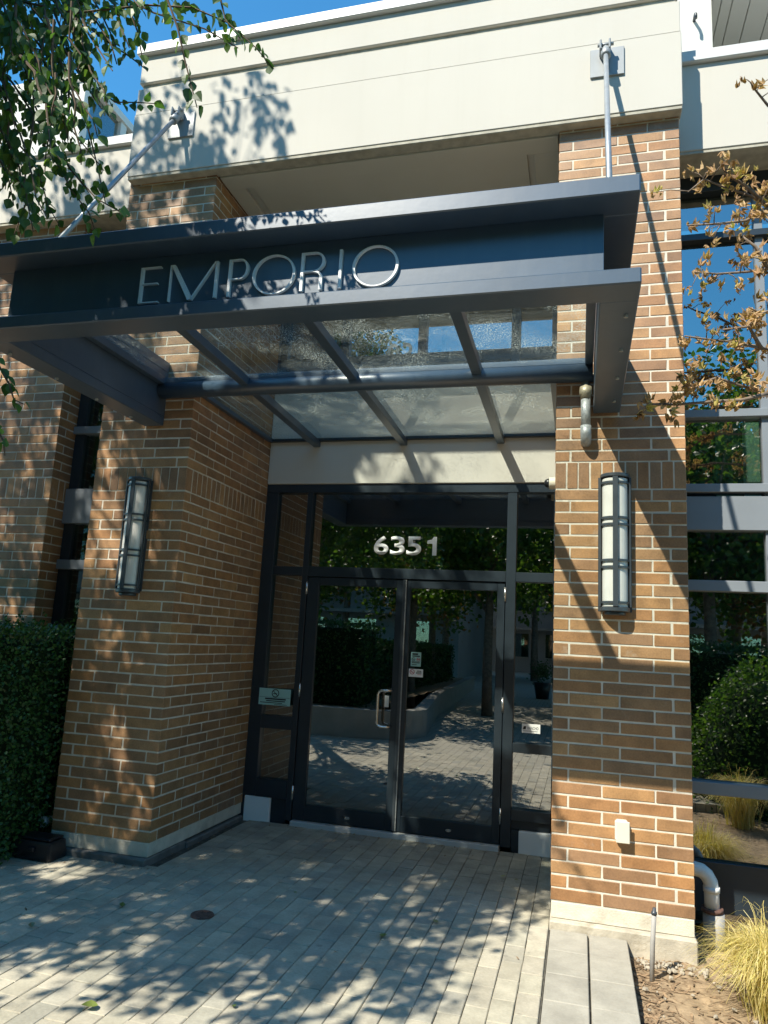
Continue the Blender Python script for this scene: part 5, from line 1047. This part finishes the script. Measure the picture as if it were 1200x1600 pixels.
def mound(name, label, c, r, h, n, L, mat):
    t = thing(name, label, 'shrub', c); q = random.Random(int(c[0] * 100)); mm = Mass()
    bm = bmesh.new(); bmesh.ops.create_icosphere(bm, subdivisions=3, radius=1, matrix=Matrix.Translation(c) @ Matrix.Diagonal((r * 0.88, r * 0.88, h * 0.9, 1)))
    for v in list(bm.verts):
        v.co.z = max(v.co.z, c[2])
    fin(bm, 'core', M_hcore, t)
    for i in range(n):
        a = q.uniform(0, 2 * math.pi); z = q.random() ** 0.8; rr = math.sqrt(max(0, 1 - z * z)); k = q.gauss(1, 0.05) + 0.07 * noise.noise(Vector((a * 2, z * 4, c[0])))
        mm.leaf(Vector((c[0] + r * rr * math.cos(a) * k, c[1] + r * rr * math.sin(a) * k, c[2] + h * z * k)), orient(Vector((q.gauss(0, .8), q.gauss(0, .8), q.gauss(.4, .6))), q.uniform(-1.5, 1.5)), L * q.uniform(.7, 1.2), False, q.random())
    o = mm.build('foliage', mat, t); o['kind'] = 'stuff'
mound('rounded_shrub', 'green stand-in for a hedge, rounded to catch sun, across from the tall window', (2.35, -3.9, -0.09), 0.95, 1.62, 9000, 0.045, M_leaf_s)  # stands in for a flat-topped hedge, rounded so its top catches sun
mound('rounded_shrub', 'broad low green shrub beside the garden hedge', (3.9, -3.6, -0.09), 1.0, 1.3, 8000, 0.045, M_leaf_s)
def cluster_crown(seed, R, H, zc, n, L, mat):
    r = random.Random(seed); mm = Mass(); cl = []
    while len(cl) < 46:
        p = Vector((r.uniform(-1, 1), r.uniform(-1, 1), r.uniform(-1, 1)))
        if 0.35 < p.length < 1: cl.append(Vector((p.x * R, p.y * R, zc + p.z * H)))
    for i in range(n):
        c_ = r.choice(cl); p = c_ + Vector((r.gauss(0, 0.34), r.gauss(0, 0.34), r.gauss(0, 0.28)))
        mm.leaf(p, orient(Vector((r.gauss(0, 1), r.gauss(0, 1), r.gauss(-0.3, 0.7))), r.uniform(-1.5, 1.5)), L * r.uniform(0.7, 1.2), False, r.random())
    return mm
CRG = cluster_crown(21, 1.9, 2.4, 4.5, 7500, 0.13, None); CRG = CRG.build('crown', M_leaf_s)
CRY = cluster_crown(22, 1.7, 2.2, 4.3, 7000, 0.12, None); CRY = CRY.build('crown', M_leaf_y)
first = {}
for (x, y, s, gold, lab) in ((-3.9, -10.5, 0.95, 0, 'green street tree rising from the planter'), (-4.2, -14.5, 1.05, 1, 'golden street tree rising from the planter'), (-4.6, -19, 1.2, 0, 'green street tree at the end of the planter'), (-7.5, -9.5, 1.0, 0, 'green tree behind the planter hedge'),
        (-9.0, -15, 1.3, 1, 'golden tree far behind the planter hedge'), (3.4, -11.5, 1.0, 0, 'green tree behind the garden hedge'), (5.2, -17, 1.35, 0, 'tall green tree beyond the garden hedge'), (-1.9, -9.7, 1.0, 0, 'green street tree added to shade the promenade paving'), (1.0, -10.0, 1.0, 0, 'green street tree added for shade on the promenade facing the sunlit pier'), (3.7, -9.6, 1.0, 1, 'golden street tree added for shade next to the garden hedge'), (-0.4, -14.5, 1.2, 0, 'taller green street tree farther along the promenade'), (6.3, -9.8, 1.0, 0, 'green street tree past the garden hedge'), (0.6, -12.5, 1.15, 1, 'golden street tree standing in the promenade paving'), (-6.2, -8.0, 0.95, 0, 'green tree inside the planter behind the weeping tree'), (2.4, -8.4, 1.05, 0, 'green tree rising out of the garden hedge'), (-2.0, -30, 1.5, 0, 'tall green tree by the far building'), (1.9, -31, 1.6, 0, 'dark tree by the far building'), (-10, -24, 1.5, 0, 'tall green tree at the end of the lane'), (8.5, -12, 1.2, 1, 'golden tree beyond the garden hedge')):
    t = thing('street_tree', lab, 'tree', (x, y, 0.0), 'trees along the promenade')  # nearer trees, out of view, are added to shade the promenade and cut bounce
    bm = bmesh.new(); tube_bm(bm, [(0, 0, 0), (0.03, 0.02, 1.2), (0, 0, 2.6), (0.05, 0, 4.2), (0, 0, 5.6)], [0.13, 0.11, 0.09, 0.05, 0.02], 10)
    for k in range(7):
        a = k * 0.9; tube_bm(bm, [(0, 0, 2.3 + k * 0.25), (math.cos(a) * 0.7, math.sin(a) * 0.7, 3.2 + k * 0.28), (math.cos(a) * 1.3, math.sin(a) * 1.3, 3.9 + k * 0.3)], [0.045, 0.03, 0.01], 6)
    me = bpy.data.meshes.new('trunk'); bm.to_mesh(me); bm.free(); me.materials.append(M_bark); me.shade_smooth()
    for nm, mesh in (('trunk', me), ('crown', (CRY if gold else CRG).data)):
        o = bpy.data.objects.new(nm, mesh); COL.objects.link(o); o.parent = t
        if nm == 'crown': o['kind'] = 'stuff'
    t.scale = (s, s, s); t.rotation_euler = (0, 0, x * 3 + y)
bpy.data.objects.remove(CRG); bpy.data.objects.remove(CRY)
def block(x0, x1, y0, y1, h, label, mat):
    t = thing('apartment_block', label, 'building', ((x0 + x1) / 2, (y0 + y1) / 2, 0))
    box('wall', (x0, x1, y0, y1, 0, h), mat, t, 0)
    z = 1.0
    while z < h - 1.8:
        x = x0 + 0.8
        while x < x1 - 1.6:
            box('window', (x, x + 1.3, y1 + 0.003, y1 + 0.05, z, z + 1.5), M_win_glass, t, 0); box('sill', (x - 0.05, x + 1.35, y1 + 0.003, y1 + 0.10, z - 0.08, z - 0.002), M_conc, t, 0); x += 2.4
        box('balcony_slab', (x0, x1, y1 + 0.003, y1 + 0.8, z + 1.75, z + 1.9), M_conc, t, 0)
        z += 3.0
block(-10, 7, -52, -42, 17, 'grey apartment block closing the far end of the promenade', M_grey_bldg)  # tall blocks out of view, heights raised to screen off sky light
block(10, 24, -40, -22, 16, 'cream apartment block across the promenade', M_stucco)
block(-15.5, -4.9, -34, -24, 14, 'dim grey terrace behind the planter trees', M_grey_bldg)
block(3.2, 9.6, -38, -27, 6.5, 'low grey terrace beyond the garden hedge', M_grey_bldg)
block(-34, -17, -34, -18, 17, 'cream apartment block behind the planter trees', M_stucco)
t = thing('potted_plant', 'dark pot with a bushy plant far along the promenade', 'plant', (-1.0, -17, 0))
tube('pot', [(-1.0, -17, 0), (-1.0, -17, 0.5), (-1.0, -17, 0.52)], [0.2, 0.28, 0.24], M_black, t, 16)
mm = Mass()
for i in range(500): mm.leaf(Vector((-1.0, -17, 0.85)) + rv(0.16), orient(rv(), random.uniform(-2, 2)), 0.07, False)
mm.build('foliage', M_hedge, t)['kind'] = 'stuff'

bm = bmesh.new(); rl = random.Random(9)
for i in range(170):
    k = rl.random()
    if k < 0.4: x, y = XL + abs(rl.gauss(0, 0.05)) + 0.02, rl.uniform(-0.1, 1.4)
    elif k < 0.65: x, y = rl.uniform(-2.6, -0.05), 1.40 - abs(rl.gauss(0, 0.06))
    elif k < 0.8: x, y = rl.uniform(-3.4, -2.6), -0.07 - abs(rl.gauss(0, 0.05))
    else: x, y = rl.uniform(-3.2, -0.1), rl.uniform(-1.8, 1.2)
    a = rl.uniform(0, 6.3); L = rl.uniform(0.004, 0.014); d = Vector((math.cos(a), math.sin(a), rl.uniform(0, 0.5))) * L; n_ = Vector((-math.sin(a), math.cos(a), 0.2)) * L * 0.5; c_ = Vector((x, y, 0.006))
    bm.faces.new([bm.verts.new(c_ + q) for q in (-d, n_, d, -n_)])
o = fin(bm, 'leaf_crumbs', M_mulch); tag(o, 'dry leaf crumbs blown against the pier and door sill', 'litter', kind='stuff')
# fallen leaves on the paving
for (x, y, L, lab, r_) in [(-0.868, -0.534, 0.06, 'green leaf lying flat on the paving in front of the doors', 4.75), (-0.627, -0.264, 0.045, 'pale curled leaf on the paving in front of the doors', 2.1), (-2.367, -0.75, 0.05, 'small dull leaf on the paving near the rusty drain cover', 2.05), (-1.798, -1.749, 0.07, 'bright yellow leaf on the sunlit paving', 3.9), (-2.614, -1.179, 0.05, 'curled leaf on the paving near the bait box', 2.35), (-0.364, 0.777, 0.05, 'small leaf on the paving close to the sunlit pier', 5.32), (-1.265, -1.557, 0.04, 'tiny green leaf on the sunlit paving', 2.18), (-1.552, -0.134, 0.025, 'tiny pale leaf in the shade before the doors', 1.38), (-0.241, 0.728, 0.035, 'little dry leaf at the foot of the sunlit pier', 3.83)]:
    vv, ff = leaf_verts(L, L * 0.7, random.uniform(0.1, 0.5), random.uniform(-0.3, 0.3))
    me = bpy.data.meshes.new('fallen_leaf'); me.from_pydata([tuple(a) for a in vv], [], ff)
    o = link('fallen_leaf', me, M_fall, None, (x, y, 0.012)); o.rotation_euler = (random.uniform(-0.2, 0.2), random.uniform(-0.2, 0.2), r_)
    tag(o, lab, 'leaf', 'fallen leaves on the paving')
